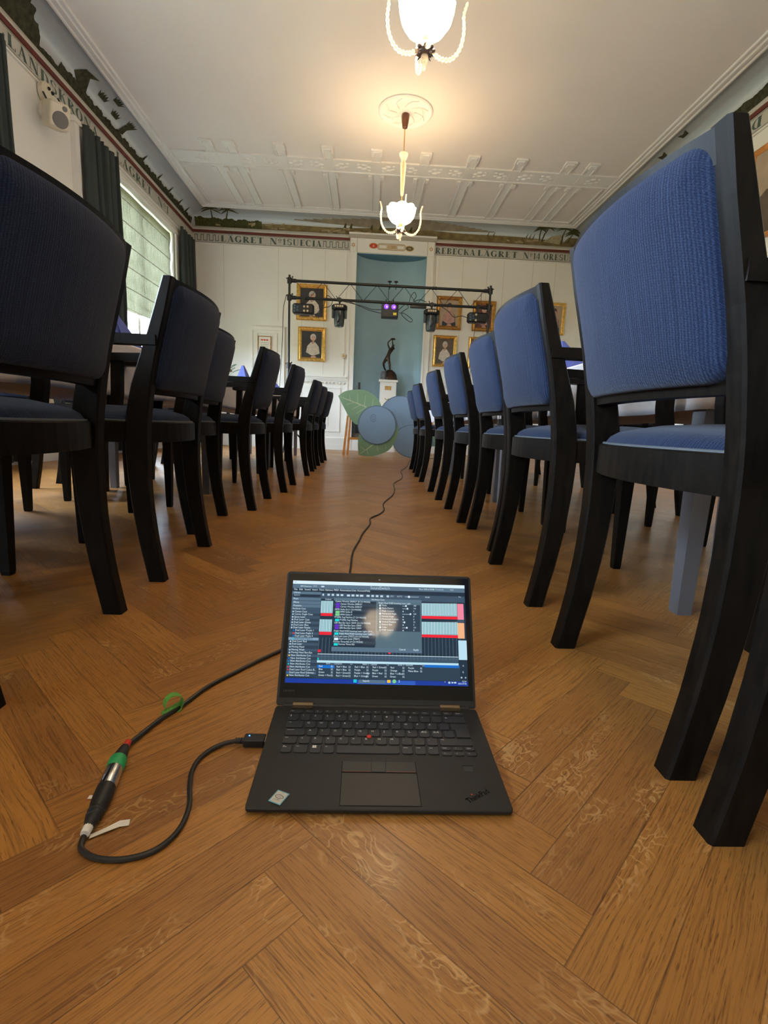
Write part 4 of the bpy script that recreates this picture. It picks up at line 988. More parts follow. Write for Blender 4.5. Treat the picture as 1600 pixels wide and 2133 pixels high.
# ------------------------------------------------------------------ chairs
CHW = .465           # outer width over the rear posts
PB = [(0, .0), (.06, .012), (.12, .022), (.22, .034), (.32, .038), (.40, .037), (.46, .034), (.55, .022), (.63, .007), (.69, -.008), (.76, -.026), (.842, -.044)]
PF = [(0, .046), (.06, .058), (.12, .070), (.22, .086), (.32, .095), (.40, .098), (.46, .095), (.55, .078), (.63, .051), (.69, .030), (.76, .008), (.842, -.018)]
def pint(T_, z):
    for (a, x0), (c, x1) in zip(T_, T_[1:]):
        if z <= c: return x0+(x1-x0)*(z-a)/(c-a)
    return T_[-1][1]
def bow(y): return max(0, .031*(1-(y/(CHW/2-.02))**2))
def make_chair(label, group):
    """faces +x; the rear feet stand at x = 0"""
    t = thing('dining_armchair', label, 'chair', (0, 0, 0), 0, group); h = CHW/2; th = .036
    zs = [0]+[.04*k for k in range(1, 21)]+[.842]
    for s in (-1, 1):
        b = MB(); L = []
        for z in zs:
            xb, xf = pint(PB, z), pint(PF, z); c = .004; yo, yi = s*h, s*(h-th)
            if s < 0: yo, yi = yi, yo
            y0, y1 = min(yo, yi), max(yo, yi)
            L.append([(xb+c, y0, z), (xf-c, y0, z), (xf, y0+c, z), (xf, y1-c, z), (xf-c, y1, z), (xb+c, y1, z), (xb, y1-c, z), (xb, y0+c, z)])
        b.loft(L, M_cw); b.build('rear_leg', t)
        # front leg
        b = MB(); L = []
        for (z, w_) in ((0, .024), (.01, .027), (.40, .046)):
            cx, cy = .462, s*(h-.030)
            L.append([(cx-w_/2, cy-w_/2, z), (cx+w_/2, cy-w_/2, z), (cx+w_/2, cy+w_/2, z), (cx-w_/2, cy+w_/2, z)])
        b.loft(L, M_cw); b.build('front_leg', t)
        b = MB(); ya, yb_ = sorted((s*(h-.038), s*(h+.004)))
        b.loft([[(.003, ya, .664), (.003, yb_, .664), (.003, yb_, .690), (.003, ya, .690)], [(.18, ya, .664), (.18, yb_, .664), (.18, yb_, .692), (.18, ya, .692)], [(.352, ya-.004, .660), (.352, yb_+.004, .660), (.352, yb_+.004, .686), (.352, ya-.004, .686)], [(.360, ya, .665), (.360, yb_, .665), (.360, yb_, .681), (.360, ya, .681)]], M_cw)
        b.build('armrest', t)
        b = MB(); ya, yb_ = sorted((s*(h-.030), s*(h-.002)))
        b.loft([[(.325, ya, .41), (.365, ya, .41), (.365, yb_, .41), (.325, yb_, .41)], [(.305, ya, .55), (.340, ya, .55), (.340, yb_, .55), (.305, yb_, .55)], [(.300, ya, .668), (.336, ya, .668), (.336, yb_, .668), (.300, yb_, .668)]], M_cw)
        b.build('arm_support', t)
    # rails of the back, bowed rearwards
    def rail(z0, z1, name, ins=.004):
        b = MB(); L = []
        for i in range(17):
            y = -h+th*.5+(CHW-th)*i/16; k = bow(y)
            L.append([(pint(PB, z)-k+ins if e == 0 else pint(PF, z)-k-ins, y, z) for (z, e) in ((z0, 0), (z0, 1), (z1, 1), (z1, 0))])
        b.loft(L, M_cw); b.build(name, t, True)
    rail(.800, .840, 'top_rail', .002); rail(.536, .572, 'bottom_rail', .014)
    # padded back
    b = MB(); zc, hz, hy = .6915, .1425, h-th+.009
    def rr(ins, side, t_):
        P = []; rc = .036
        for (cy, cz, a0) in ((hy-rc, hz-rc, 0), (-hy+rc, hz-rc, 90), (-hy+rc, -hz+rc, 180), (hy-rc, -hz+rc, 270)):
            for k in range(7):
                a = R(a0+15*k); r_ = max(rc-ins, .002)
                if ins > rc: cyy, czz = math.copysign(max(abs(cy)-(ins-rc), .001), cy), math.copysign(max(abs(cz)-(ins-rc)*.7, .001), cz)
                else: cyy, czz = cy, cz
                P.append((cyy+r_*math.cos(a), czz+r_*math.sin(a)))
            # subdivide the straight run to the next corner so the pad can follow the bow
            nx_ = {0: (-hy+rc, hz-rc, 90), 90: (-hy+rc, -hz+rc, 180), 180: (hy-rc, -hz+rc, 270), 270: (hy-rc, hz-rc, 0)}[a0]
            cy2, cz2 = nx_[0], nx_[1]
            if ins > rc: cy2, cz2 = math.copysign(max(abs(cy2)-(ins-rc), .001), cy2), math.copysign(max(abs(cz2)-(ins-rc)*.7, .001), cz2)
            a = R(a0+90); r_ = max(rc-ins, .002); q0 = P[-1]; q1 = (cy2+r_*math.cos(a), cz2+r_*math.sin(a))
            for k in range(1, 10): P.append((q0[0]+(q1[0]-q0[0])*k/10, q0[1]+(q1[1]-q0[1])*k/10))
        L = []
        for y, z in P:
            z += zc; xm = (pint(PB, z)+pint(PF, z))/2-bow(y); T_ = (pint(PF, z)-pint(PB, z))/2
            L.append((xm+side*(T_-.004+t_), y, z))
        return L
    S_ = [(.036, .0132), (.026, .0115), (.013, .0085), (.005, .0045), (.001, .0), (.0, -.010)]
    rim = rr(.036, 1, 0)
    def inner(side):
        o_ = []
        for k_, t_ in ((.03, .0166), (.25, .0165), (.45, .0162), (.62, .0156), (.76, .0149), (.89, .0141)):
            row = []
            for _, y, z in rim:
                y, z = y*k_, zc+(z-zc)*k_; xm = (pint(PB, z)+pint(PF, z))/2-bow(y); T_ = (pint(PF, z)-pint(PB, z))/2
                row.append((xm+side*(T_-.004+t_), y, z))
            o_.append(row)
        return o_
    b.loft(inner(-1)+[rr(i_, -1, t_) for i_, t_ in S_]+[rr(i_, 1, t_) for i_, t_ in S_[::-1]]+inner(1)[::-1], M_fab); b.build('backrest', t, True)
    # seat frame and cushion
    def outline(ins):
        P = []; hh = h-.004-ins
        for i in range(13): y = -hh+2*hh*i/12; P.append((.060-.052*(1-(y/hh)**2)+ins, y))
        P += [(.25, hh+.004), (.44, hh), (.478-ins, hh-.02)]
        for i in range(1, 8): y = hh-.02-2*(hh-.02)*i/8; P.append((.478-ins+.014*(1-(y/hh)**2), y))
        P += [(.478-ins, -hh+.02), (.44, -hh), (.25, -hh-.004)]; return P
    b = MB(); b.loft([[(x, y, .400) for x, y in outline(0)], [(x, y, .456) for x, y in outline(0)], [(x, y, .459) for x, y in outline(.004)]], M_cw); b.build('seat_frame', t)
    b = MB(); O = outline(.010); cx = sum(p[0] for p in O)/len(O); L = [[(x, y, .452) for x, y in O]]
    for (s_, z) in ((1, .462), (.965, .474), (.90, .4835), (.78, .4905), (.6, .499), (.35, .503), (.1, .504)): L.append([(cx+(x-cx)*s_, y*s_, z) for x, y in O])
    b.loft(L, M_fab); b.build('seat_cushion', t, True)
    b = MB(); P = [(x, y, .4605) for x, y in outline(.007)]; P.append(P[0]); b.tube(P, .0026, M_piping, 5, caps=False); b.build('piping', t, True)
    return t
M_piping = mat('grey_piping', (.085, .095, .105), .6, var=.05)
GL_A, GR_A, GL_W, GR_W = 'blue armchairs along the left side of the aisle', 'blue armchairs along the right side of the aisle', 'blue armchairs on the window side of the left tables', 'blue armchairs on the far side of the right tables'
proto = make_chair('x', GL_A); used = [False]
def chair(x, y0, rz, label, group):
    """y0: near edge of the rear posts"""
    loc = (x, y0+CHW/2, 0)
    if not used[0]:
        used[0] = True; proto.location = loc; proto.rotation_euler = (0, 0, rz); proto['label'] = label; proto['group'] = group; return proto
    return dup(proto, loc, rz, label, group)
ORD = ['nearest the camera', 'second from the camera', 'third from the camera', 'fourth from the camera', 'fifth from the camera', 'sixth from the camera', 'seventh from the camera', 'last before the stage']
LY = [(-.575, .755), (-.572, 1.44), (-.68, 2.07), (-.574, 2.68), (-.523, 3.42), (-.50, 4.56), (-.505, 5.25), (-.50, 6.12)]
for i, (x, y) in enumerate(LY):
    chair(x, y, PI, 'blue upholstered dark armchair in the left aisle row, %s' % (ORD[i] if i < 7 else 'the farthest one, beside the cutout'), GL_A)
RY = [(.425, .085), (.440, .628), (.458, 1.322), (.50, 1.95), (.478, 2.54), (.47, 3.33), (.47, 4.42), (.49, 5.28)]
for i, (x, y) in enumerate(RY):
    chair(x, y, 0, 'blue upholstered dark armchair in the right aisle row, %s' % (ORD[i] if i < 7 else 'the farthest one, beside the cable'), GR_A)
# far sides of the tables
for i, y in enumerate((.70, 1.42, 2.02, 2.75, 3.45, 4.5, 5.2, 6.1)):
    chair(-2.07, y, 0, 'blue armchair between the left tables and the windows, %s' % (ORD[i] if i < 7 else 'the farthest one'), GL_W)
for i, y in enumerate((.95, 1.75, 2.60, 3.35, 4.45, 5.25)):
    chair(1.99, y, PI, 'blue armchair beyond the right tables, %s' % ORD[i], GR_W)

# ------------------------------------------------------------------ tables, cloths, napkins, flowers
def make_table(x0, x1, y0, y1, label, clabel, gt):
    cx, cy = (x0+x1)/2, (y0+y1)/2; hx, hy = (x1-x0)/2-.02, (y1-y0)/2-.02
    t = thing('banquet_table', label, 'table', (cx, cy, 0), 0, gt+' tables')
    b = MB(); b.box((-hx, -hy, .722), (hx, hy, .748), M_wood); b.build('tabletop', t)
    b = MB(); b.box((-hx+.05, -hy+.05, .68), (hx-.05, -hy+.08, .722), M_tlegs); b.box((-hx+.05, hy-.08, .68), (hx-.05, hy-.05, .722), M_tlegs)
    b.box((-hx+.05, -hy+.08, .68), (-hx+.08, hy-.08, .722), M_tlegs); b.box((hx-.08, -hy+.08, .68), (hx-.05, hy-.08, .722), M_tlegs); b.build('frame_rail', t)
    for sx in (-1, 1):
        for sy in (-1, 1):
            b = MB(); X, Y = sx*(hx-.025), sy*(hy-.03)
            b.loft([[(X-.020, Y-.020, 0), (X+.020, Y-.020, 0), (X+.020, Y+.020, 0), (X-.020, Y+.020, 0)], [(X-.028, Y-.028, .722), (X+.028, Y-.028, .722), (X+.028, Y+.028, .722), (X-.028, Y+.028, .722)]], M_tlegs); lg = b.build('leg', t)
            b = MB(); b.tube([(X, Y, .52), (X-sx*.16, Y, .69)], .008, M_tlegs, 6); b.tube([(X, Y, .52), (X, Y-sy*.16, .69)], .008, M_tlegs, 6); b.build('brace', lg, True)
    # cloth
    rg = random.Random(int(y0*10+x0*7)); b = MB(); n = 200; per = []; ex, ey = (x1-x0)/2-.012, (y1-y0)/2-.004; Pm = 4*(ex+ey)
    for k in range(n):
        d = Pm*k/n
        if d < 2*ex: p = (-ex+d, -ey, 0, -1)
        elif d < 2*ex+2*ey: p = (ex, -ey+d-2*ex, 1, 0)
        elif d < 4*ex+2*ey: p = (ex-(d-2*ex-2*ey), ey, 0, 1)
        else: p = (-ex, ey-(d-4*ex-2*ey), -1, 0)
        per.append(p)
    ph = [rg.uniform(0, 6.28) for _ in range(5)]; L = []
    for (dz, k) in ((.002, -.02), (.003, -.003), (-.003, .0), (-.03, .03), (-.07, .2), (-.11, .45), (-.15, .7), (-.185, .9), (-.205, 1)):
        row = []
        for i, (x, y, nx, ny) in enumerate(per):
            a = 2*PI*i/n; w_ = .006*math.sin(9*a+ph[0])+.004*math.sin(17*a+ph[1])+.003*math.sin(31*a+ph[2])
            o_ = .004+max(k, 0)*w_ if k >= 0 else k
            yy = o_*.3 if ny else o_                 # neighbours stand close at the short ends
            row.append((x+nx*o_, y+ny*yy, .75+dz+(max(k, 0)*.006*math.sin(5*a+ph[3]))))
        L.append(row)
    b.loft(L, M_tcloth, True, False); o = b.build('tablecloth', None, True, loc=(cx, cy, 0))
    md = o.modifiers.new('solid', 'SOLIDIFY'); md.thickness = .0015; md.offset = 1
    tag(o, clabel, 'tablecloth', gt+' tablecloths')
TYs = [(-.76, 1.22), (1.26, 3.28), (3.31, 5.31), (5.34, 7.30)]
TN = ['nearest the camera', 'second from the camera', 'third from the camera', 'farthest, near the back wall']
for i, (a, c) in enumerate(TYs):
    make_table(-1.68, -.955, a, c, 'grey legged banquet table left of the aisle, %s' % TN[i], 'white cloth on the left row of tables, %s' % TN[i], 'left')
    make_table(.838, 1.585, a, c, 'grey legged banquet table right of the aisle, %s' % TN[i], 'white cloth on the right row of tables, %s' % TN[i], 'right')
def make_napkin(label):
    b = MB(); n = 10; base = [(.115*math.cos(2*PI*k/n)*(1.25 if k % 5 == 0 else 1), .095*math.sin(2*PI*k/n), 0) for k in range(n)]
    b.loft([base, [(x*.62+.004*math.sin(k*2.2), y*.60, .10) for k, (x, y, z) in enumerate(base)], [(x*.10+.02, y*.14, .205) for x, y, z in base]], M_napkin)
    b.add([(-.15, -.03, 0), (.02, .0, .200), (-.07, .075, 0)], [(0, 1, 2)], M_napkin); b.add([(.16, -.04, 0), (.03, -.01, .18), (.05, -.10, 0)], [(0, 1, 2)], M_napkin)
    o = b.build('folded_napkin'); return tag(o, label, 'napkin', 'standing blue napkins')
nap = make_napkin('x'); first = [True]
def napkin(x, y, rz, label, grp):
    o = nap if first[0] else nap.copy()
    if not first[0]: COL.objects.link(o)
    first[0] = False; o.location = (x, y, .7525); o.rotation_euler = (0, 0, rz); o['label'] = label; o['group'] = grp
for i, (x, y) in enumerate(LY[:8]):
    napkin(-1.14, y+.24, .4*i, 'pointed blue napkin on the left tables at the aisle chair %s' % ORD[i].replace('last before the stage', 'farthest from the camera'), 'blue napkins on the left tables, aisle side')
for i, (x, y) in enumerate(RY[1:8]):
    napkin(1.04, y+.24, .5*i+1, 'pointed blue napkin on the right tables at the aisle chair %s' % ORD[i+1].replace('last before the stage', 'farthest from the camera'), 'blue napkins on the right tables, aisle side')
for i, y in enumerate((1.42, 2.02, 2.75, 3.45)):
    napkin(-1.50, y+.24, .7*i, 'pointed blue napkin on the window side of the left tables, %s' % ['nearest the camera', 'second from the camera', 'third from the camera', 'fourth from the camera'][i], 'blue napkins on the left tables, window side')
def flowers(x, y, label):
    t = thing('flower_vase', label, 'flowers', (x, y, .7525), 0, 'small vases of red roses')
    b = MB(); b.lathe([(.02, 0), (.032, .01), (.036, .04), (.022, .07), (.026, .085)], M_vase, 14); b.build('vase', t, True)
    rg = random.Random(int(y*100))
    for k in range(3):
        a = 2.1*k; px, py, pz = .02*math.cos(a), .02*math.sin(a), .13+.012*k
        b = MB(); b.tube([(0, 0, .06), (px, py, pz)], .002, M_green, 5); s_ = b.build('stem', t)
        b = MB()
        for q in range(6): b.ball((px+.010*math.cos(q), py+.010*math.sin(q), pz+.004*(q % 3)), .014, M_rose, 5, (1, 1, .8))
        b.build('rose', t, True)
    b = MB()
    for k in range(10):
        a = rg.uniform(0, 6.28); r = rg.uniform(.05, .11); z = rg.uniform(.12, .19)
        P = bez([(0, 0, .07), (r*.5*math.cos(a), r*.5*math.sin(a), z*.85), (r*math.cos(a), r*math.sin(a), z)], 4)
        b.tube(P, .0012, M_green, 4)
        for q in P[4:]:
            for s in (-1, 1): b.add([tuple(q), (q.x+s*.012*math.sin(a), q.y-s*.012*math.cos(a), q.z+.008), (q.x+.012*math.cos(a), q.y+.012*math.sin(a), q.z+.004)], [(0, 1, 2)], M_green)
    b.build('greenery', t)
flowers(-1.22, 4.55, 'small vase with dark red roses and fern on the left tables near the back'); flowers(1.28, 2.55, 'small vase with red roses on the right tables')
flowers(-1.32, 2.35, 'small vase with red roses on the left tables below the green blind'); flowers(1.25, 4.6, 'small vase with red roses on the far right tables')

# ------------------------------------------------------------------ laptop
LP = thing('laptop', 'open black laptop on the parquet showing lighting software', 'laptop', (.033, .775, 0), .004)
HW, DP = .1665, .222
b = MB()
def bpz(y): return .0155+(y)*(.0155-.0105)/DP     # top surface height, y negative towards the front
L = []
for (ins, kb) in ((.006, 0), (.0, .35), (.0, .85), (.0012, 1)):
    P = []
    for (cx, cy, a0) in ((HW-.006, -.006, 0), (-HW+.006, -.006, 90), (-HW+.006, -DP+.006, 180), (HW-.006, -DP+.006, 270)):
        for k in range(4):
            a = R(a0+30*k); rr = .006-ins*.8; x, y = cx+rr*math.cos(a), cy+rr*math.sin(a); z0 = .003; P.append((x, y, z0+(bpz(y)-z0)*kb))
    L.append(P)
b.loft(L, M_base)
for x in (-.13, .13):
    for y in (-.03, -.20): b.rbox((x-.012, y-.006, 0), (x+.012, y+.006, .004), .004, M_rubber)
base = b.build('keyboard_base', LP)
_tc = {}
def text2d(s, size, font_sx=1.0):
    key = s
    if key not in _tc:
        c = bpy.data.curves.new('t', 'FONT'); c.body = s; c.size = 1; c.resolution_u = 2
        o = bpy.data.objects.new('t', c); COL.objects.link(o)
        dg = bpy.context.evaluated_depsgraph_get(); me = bpy.data.meshes.new_from_object(o.evaluated_get(dg))
        _tc[key] = ([tuple(v.co) for v in me.vertices], [tuple(p.vertices) for p in me.polygons])
        bpy.data.objects.remove(o, do_unlink=True); bpy.data.meshes.remove(me)
    v, f = _tc[key]; return [(x*size*font_sx, y*size) for x, y, z in v], f
def keyat(x0, x1, yc, hgt, txt='', small=False, poly=None):
    b = MB(); x0 += .0015; x1 -= .0015; y0, y1 = yc-hgt/2+.0014, yc+hgt/2-.0014; z = bpz(yc)
    if poly: b.loft([[(x, y, z) for x, y in poly], [(x, y, z+.0012) for x, y in poly]], M_key)
    else:
        r = min(.0028, hgt*.25); L = []
        for (zz, ins) in ((z-.0005, 0), (z+.0010, 0), (z+.0014, .0006)):
            P = []
            for (cx, cy, a0, rr) in ((x1-.001, y1-.001, 0, .001), (x0+.001, y1-.001, 90, .001), (x0+r, y0+r, 180, r), (x1-r, y0+r, 270, r)):
                for k in range(4): a = R(a0+30*k); P.append((cx+(rr-ins*.8)*math.cos(a), cy+(rr-ins*.8)*math.sin(a), zz))
            L.append(P)
        b.loft(L, M_key)
    if txt:
        sz = .0054 if not small else .0027
        v, f = text2d(txt, sz); 
        b.add([(x0+.0028+x, y1-(.0062 if not small else .0042)+y, z+.00152) for x, y in v], f, M_keytxt)
    b.build('key', base)
U = .019; KX = -7.5*U
b = MB(); b.box((KX-.001, -.1315, .0), (-KX+.001, -.0105, .0001), M_key); 
y = -.0165; fr = ['Esc']+['F%d' % i for i in range(1, 13)]+['Home', 'End', 'Insert', 'Delete']; ws = [1.3]+[.82]*12+[.95]*4; k = 15/sum(ws); x = KX
for s, w_ in zip(fr, ws): keyat(x, x+w_*k*U, y, .0105, s, True); x += w_*k*U
rows = [(-.0325, [('\u00a7', 1)]+[(c, 1) for c in '1234567890']+[('+', 1), ('\u00b4', 1), ('\u2190', 2)]),
        (-.0515, [('Tab', 1.5)]+[(c, 1) for c in 'QWERTYUIOP\u00c5']+[('\u00a8', 1)]),
        (-.0705, [('CapsLock', 1.75)]+[(c, 1) for c in 'ASDFGHJKL']+[('\u00c6\u00d8', 1), ('\u00d8\u00c6', 1), ("'", 1)]),
        (-.0895, [('Shift', 1.25), ('<', 1)]+[(c, 1) for c in 'ZXCVBNM']+[(',', 1), ('.', 1), ('-', 1), ('Shift', 2.75)]),
        (-.1095, [('Fn', 1), ('Ctrl', 1.2), ('', 1), ('Alt', 1), ('', 5), ('AltGr', 1), ('PrtSc', 1), ('Ctrl', 1)])]
for y, r_ in rows:
    x = KX
    for s, w_ in r_: keyat(x, x+w_*U, y, U if y > -.1 else .0195, s, len(s) > 2); x += w_*U
ex0 = KX+13.5*U; ex1 = -KX; ya, yb_, yc_ = -.0515+U/2-.0014, -.0515-U/2, -.0705-U/2+.0014
keyat(ex0, ex1, -.055, U, '', False, [(ex0+.0015, ya), (ex0+.0015, yb_+.0014), (ex0+.25*U+.0015, yb_+.0014), (ex0+.25*U+.0015, yc_), (ex1-.0015, yc_), (ex1-.0015, ya)][::-1])
ax = KX+12.25*U; aw = 2.8*U/3
for i, s in enumerate(('PgUp', '\u2191', 'PgDn')): keyat(ax+i*aw, ax+(i+1)*aw, -.1045, .0105, s, True)
for i, s in enumerate(('\u2190', '\u2193', '\u2192')): keyat(ax+i*aw, ax+(i+1)*aw, -.1160, .0105, s, True)
b = MB(); wx, wy = KX+2.2*U+.005, -.108                 # four-pane symbol on its key
for i in (0, 1):
    for j in (0, 1): b.box((wx+i*.0030, wy+j*.0030, bpz(wy)+.0015), (wx+i*.0030+.0026, wy+j*.0030+.0026, bpz(wy)+.0016), M_keytxt)
b.build('key_symbol', base)
b = MB(); b.lathe([(.0038, 0), (.0038, .0024), (.0028, .0032), (.0008, .0034)], M_stick, 12, Matrix.Translation((-.0135, -.0805, bpz(-.08)))); b.build('pointing_stick', base, True)
b = MB(); q = [(-.0505, -.157), (.0505, -.157), (.0505, -.2155), (-.0505, -.2155)]
b.add([(x, y, bpz(y)+.0002) for x, y in q], [(0, 1, 2, 3)], M_pad)
for (a, c) in (((-.0512, -.1335), (.0512, -.1340)), ((-.0512, -.2155), (.0512, -.2162)), ((-.0512, -.1565), (.0512, -.1570)), ((-.0512, -.2162), (-.0506, -.1335)), ((.0506, -.2162), (.0512, -.1335))):
    x0, x1 = sorted((a[0], c[0])); y0, y1 = sorted((a[1], c[1])); b.add([(x0, y0, bpz(y0)+.0003), (x1, y0, bpz(y0)+.0003), (x1, y1, bpz(y1)+.0003), (x0, y1, bpz(y1)+.0003)], [(0, 1, 2, 3)], M_logo)
b.build('touchpad', base)
M_redline = mat('red_line', (.25, .06, .02), .5, var=0)
for (x0, x1, xa, xb) in ((-.0505, -.0115, 0, .0015), (-.0105, .0085, .0015, -.0015), (.0095, .0505, -.0015, 0)):
    b = MB(); P = [(x0+max(0, 0), -.1555), (x1-(0), -.1555), (x1, -.1345), (x0, -.1345)]
    b.loft([[(x, y, bpz(y)) for x, y in P], [(x*.999, y, bpz(y)+.0009) for x, y in P]], M_pad)
    if x1-x0 > .03: b.add([(x0, -.1557, bpz(-.155)+.0010), (x1, -.1557, bpz(-.155)+.0010), (x1, -.1550, bpz(-.155)+.0010), (x0, -.1550, bpz(-.155)+.0010)], [(0, 1, 2, 3)], M_redline)
    b.build('trackpad_button', base)
b = MB(); b.box((.118, -.152, bpz(-.15)-.001), (.130, -.1405, bpz(-.145)+.00025), M_key); b.box((.117, -.1405, bpz(-.14)-.001), (.131, -.1398, bpz(-.14)+.0003), M_logo); b.build('fingerprint_reader', base)
M_stkb = mat('sticker_blue', (.12, .34, .42), .4, var=.05); M_stkg = mat('sticker_silver', (.50, .46, .38), .35, var=.1, scale=200)
b = MB(); Ms = Matrix.Translation((-.1275, -.2035, bpz(-.2)+.0003)) @ Matrix.Rotation(R(-25), 4, 'Z')
b.box((-.0088, -.0108, 0), (.0088, .0108, .0002), M_stkb, Ms); b.box((-.0074, -.0094, .0002), (.0074, .0094, .0003), M_stkg, Ms)
b.add([(.006*math.cos(2*PI*k/16), .0035*math.sin(2*PI*k/16)+.001, .00035) for k in range(16)]+[(.005*math.cos(2*PI*k/16), .0026*math.sin(2*PI*k/16)+.001, .00035) for k in range(16)], [(k, (k+1) % 16, 16+(k+1) % 16, 16+k) for k in range(16)], M_line, Ms)
v, f = text2d('intel', .0034); b.add([(x-.0036, y, .00036) for x, y in v], f, M_line, Ms); v, f = text2d('CORE', .0026); b.add([(x-.0036, y-.0052, .00036) for x, y in v], f, M_line, Ms)
b.build('processor_sticker', base)
b = MB(); v, f = text2d('ThinkPad', .0125); Ml = Matrix.Translation((.1125, -.2105, bpz(-.21)+.0006)) @ Matrix.Rotation(R(33), 4, 'Z') @ Matrix.Diagonal((.80, 1, 1, 1))
b.add([(x, y, 0) for x, y in v], f, M_logo, Ml); b.add([(.0172+.0013*math.cos(2*PI*k/10), .0098+.0012*math.sin(2*PI*k/10), .0001) for k in range(10)], [tuple(range(10))], M_rtape, Ml)
b.build('lettering', base)
# lid
LT = .224; TH = .0065; tilt = .528
Mlid = Matrix.Translation((0, .004, .016)) @ Matrix.Rotation(-tilt, 4, 'X')     # local: x right, z up the lid, -y towards the viewer
b = MB(); L = []
for (yy, ins) in ((-.0005, .001), (0, 0), (TH-.001, 0), (TH, .002)):
    P = []
    for (cx, cz, a0) in ((HW-.006, LT-.006, 0), (-HW+.006, LT-.006, 90), (-HW+.004, .002, 180), (HW-.004, .002, 270)):
        r_ = .006 if cz > .1 else .004
        for k in range(4): a = R(a0+30*k); P.append((cx+(r_-ins)*math.cos(a), yy, cz+(r_-ins)*math.sin(a)))
    L.append(P)
b.loft(L, M_base, M=Mlid); lid = b.build('lid', LP)
b = MB(); b.add([(-HW+.004, -.0009, .010), (HW-.004, -.0009, .010), (HW-.004, -.0009, LT-.004), (-HW+.004, -.0009, LT-.004)], [(0, 1, 2, 3)], M_bezel, Mlid)
v, f = text2d('Lenovo', .0065); b.add([(x-.157, -.0012, y+.0195) for x, y in v], f, M_pad, Mlid)
b.add([(.0013*math.cos(2*PI*k/12), -.0012, LT-.011+.0013*math.sin(2*PI*k/12)) for k in range(12)], [tuple(range(12))], M_grille, Mlid)
b.build('bezel', lid)
b = MB(); b.cyl((-HW+.012, .004, .0125), (HW-.012, .004, .0125), .0055, M_base, 10); b.build('hinge_bar', LP, True)
for x in (-.122, .122):
    b = MB(); b.box((x-.0165, -.0095, .0125), (x+.0165, .0075, .0175), M_hinge); b.cyl((x-.0165, .004, .0145), (x+.0165, .004, .0145), .0058, M_hinge, 12); b.build('hinge', LP, True)
# --- display picture
def em(name, c, s=1.0):
    t = NT(name); p = t.p; p.inputs['Base Color'].default_value = (.004, .004, .005, 1); p.inputs['Roughness'].default_value = .05; p.inputs['Specular IOR Level'].default_value = .14
    p.inputs['Emission Color'].default_value = (*c, 1); p.inputs['Emission Strength'].default_value = s; return t.m
ES = 1.0*KE
E = {k: em('screen_'+k, c, ES) for k, c in dict(white=(.72, .90, 1.0), text=(.52, .68, .80), bg=(.018, .035, .058), panel=(.05, .09, .14), bar=(.10, .17, .24), dlg=(.085, .155, .20),
     row=(.03, .055, .085), red=(.85, .02, .04), blue=(.01, .16, .60), task=(.012, .045, .33), task2=(.03, .11, .50), teal=(.0, .62, .62), violet=(.13, .03, .55), green=(.22, .62, .28), cyan=(.01, .70, .72),
     stripe=(.22, .42, .47), pale=(.50, .80, .86), pink=(.90, .25, .36), peach=(.88, .46, .24), side=(.50, .76, .88), grid=(.10, .17, .23), yellow=(.9, .55, .05), bright=(.22, .36, .48)).items()}
SU, SV = .3100, .1740; S0 = (-.155, .0335)
CR = [(84, 77), (1510, 117), (1537, 960), (20, 931)]      # corners of the picture in the sketch frame used below: TL TR BR BL
def homog(src):
    """unit square -> quadrilateral, inverted"""
    (x0, y0), (x1, y1), (x2, y2), (x3, y3) = src; dx1, dx2, dx3 = x1-x2, x3-x2, x0-x1+x2-x3; dy1, dy2, dy3 = y1-y2, y3-y2, y0-y1+y2-y3
    d = dx1*dy2-dx2*dy1; g = (dx3*dy2-dx2*dy3)/d; h_ = (dx1*dy3-dx3*dy1)/d
    H = Matrix(((x1-x0+g*x1, x3-x0+h_*x3, x0), (y1-y0+g*y1, y3-y0+h_*y3, y0), (g, h_, 1))); return H.inverted()
HI = homog(CR)
def uvp(px, py): q = HI @ Vector((px, py, 1)); return q.x/q.z, q.y/q.z
SB = MB(); lay = [0]
def srect(x0, y0, x1, y1, m, l=1):
    u0, v0 = uvp(x0, y0); v1 = uvp(x0, y1)[1]; u1 = uvp(x1, y0+.028*(x1-x0))[0]
    u0, v0, u1, v1 = max(0, u0), max(0, v0), min(1, u1), min(1, v1)
    o = -.0010-.00006*l
    SB.add([(S0[0]+u*SU, o, S0[1]+(1-v)*SV) for u, v in ((u0, v1), (u1, v1), (u1, v0), (u0, v0))], [(0, 1, 2, 3)], E[m], Mlid)
def stext(x, y, s, size=17, m='text', l=6):
    u, v = uvp(x, y+size*.30); k = size/880*SV*1.25; vv, ff = text2d(s, k, .92)
    SB.add([(S0[0]+u*SU+a, -.0010-.00006*l, S0[1]+(1-v)*SV+c) for a, c in vv], ff, E[m], Mlid)
srect(20, 77, 1540, 960, 'bg', 0)
u_ = lambda *a: srect(*a)
u_(84, 77, 1510, 140, 'bar', 1); srect(84, 77, 1510, 104, 'white', 2)
stext(96, 92, 'W', 14, 'blue'); stext(146, 126, 'BPM Detection', 14, 'white'); stext(248, 126, '127.0', 14, 'white'); srect(318, 122, 344, 134, 'text', 4); stext(727, 141, 'SoundSwitch', 30, 'text'); stext(1130, 150, 'Micro USB to DMX', 15, 'white'); srect(1248, 148, 1258, 157, 'green', 4); stext(1266, 153, 'Connected', 15, 'text'); stext(1390, 157, 'MIDI', 14, 'text')
for s, x in (('File', 92), ('Edit', 134), ('Sound', 178), ('Insert', 242), ('View', 300), ('Options', 348), ('MIDI', 422), ('Automation', 472), ('User Account', 572), ('Help', 686)): stext(x, 152+(x-92)*.022, s, 19, 'white')
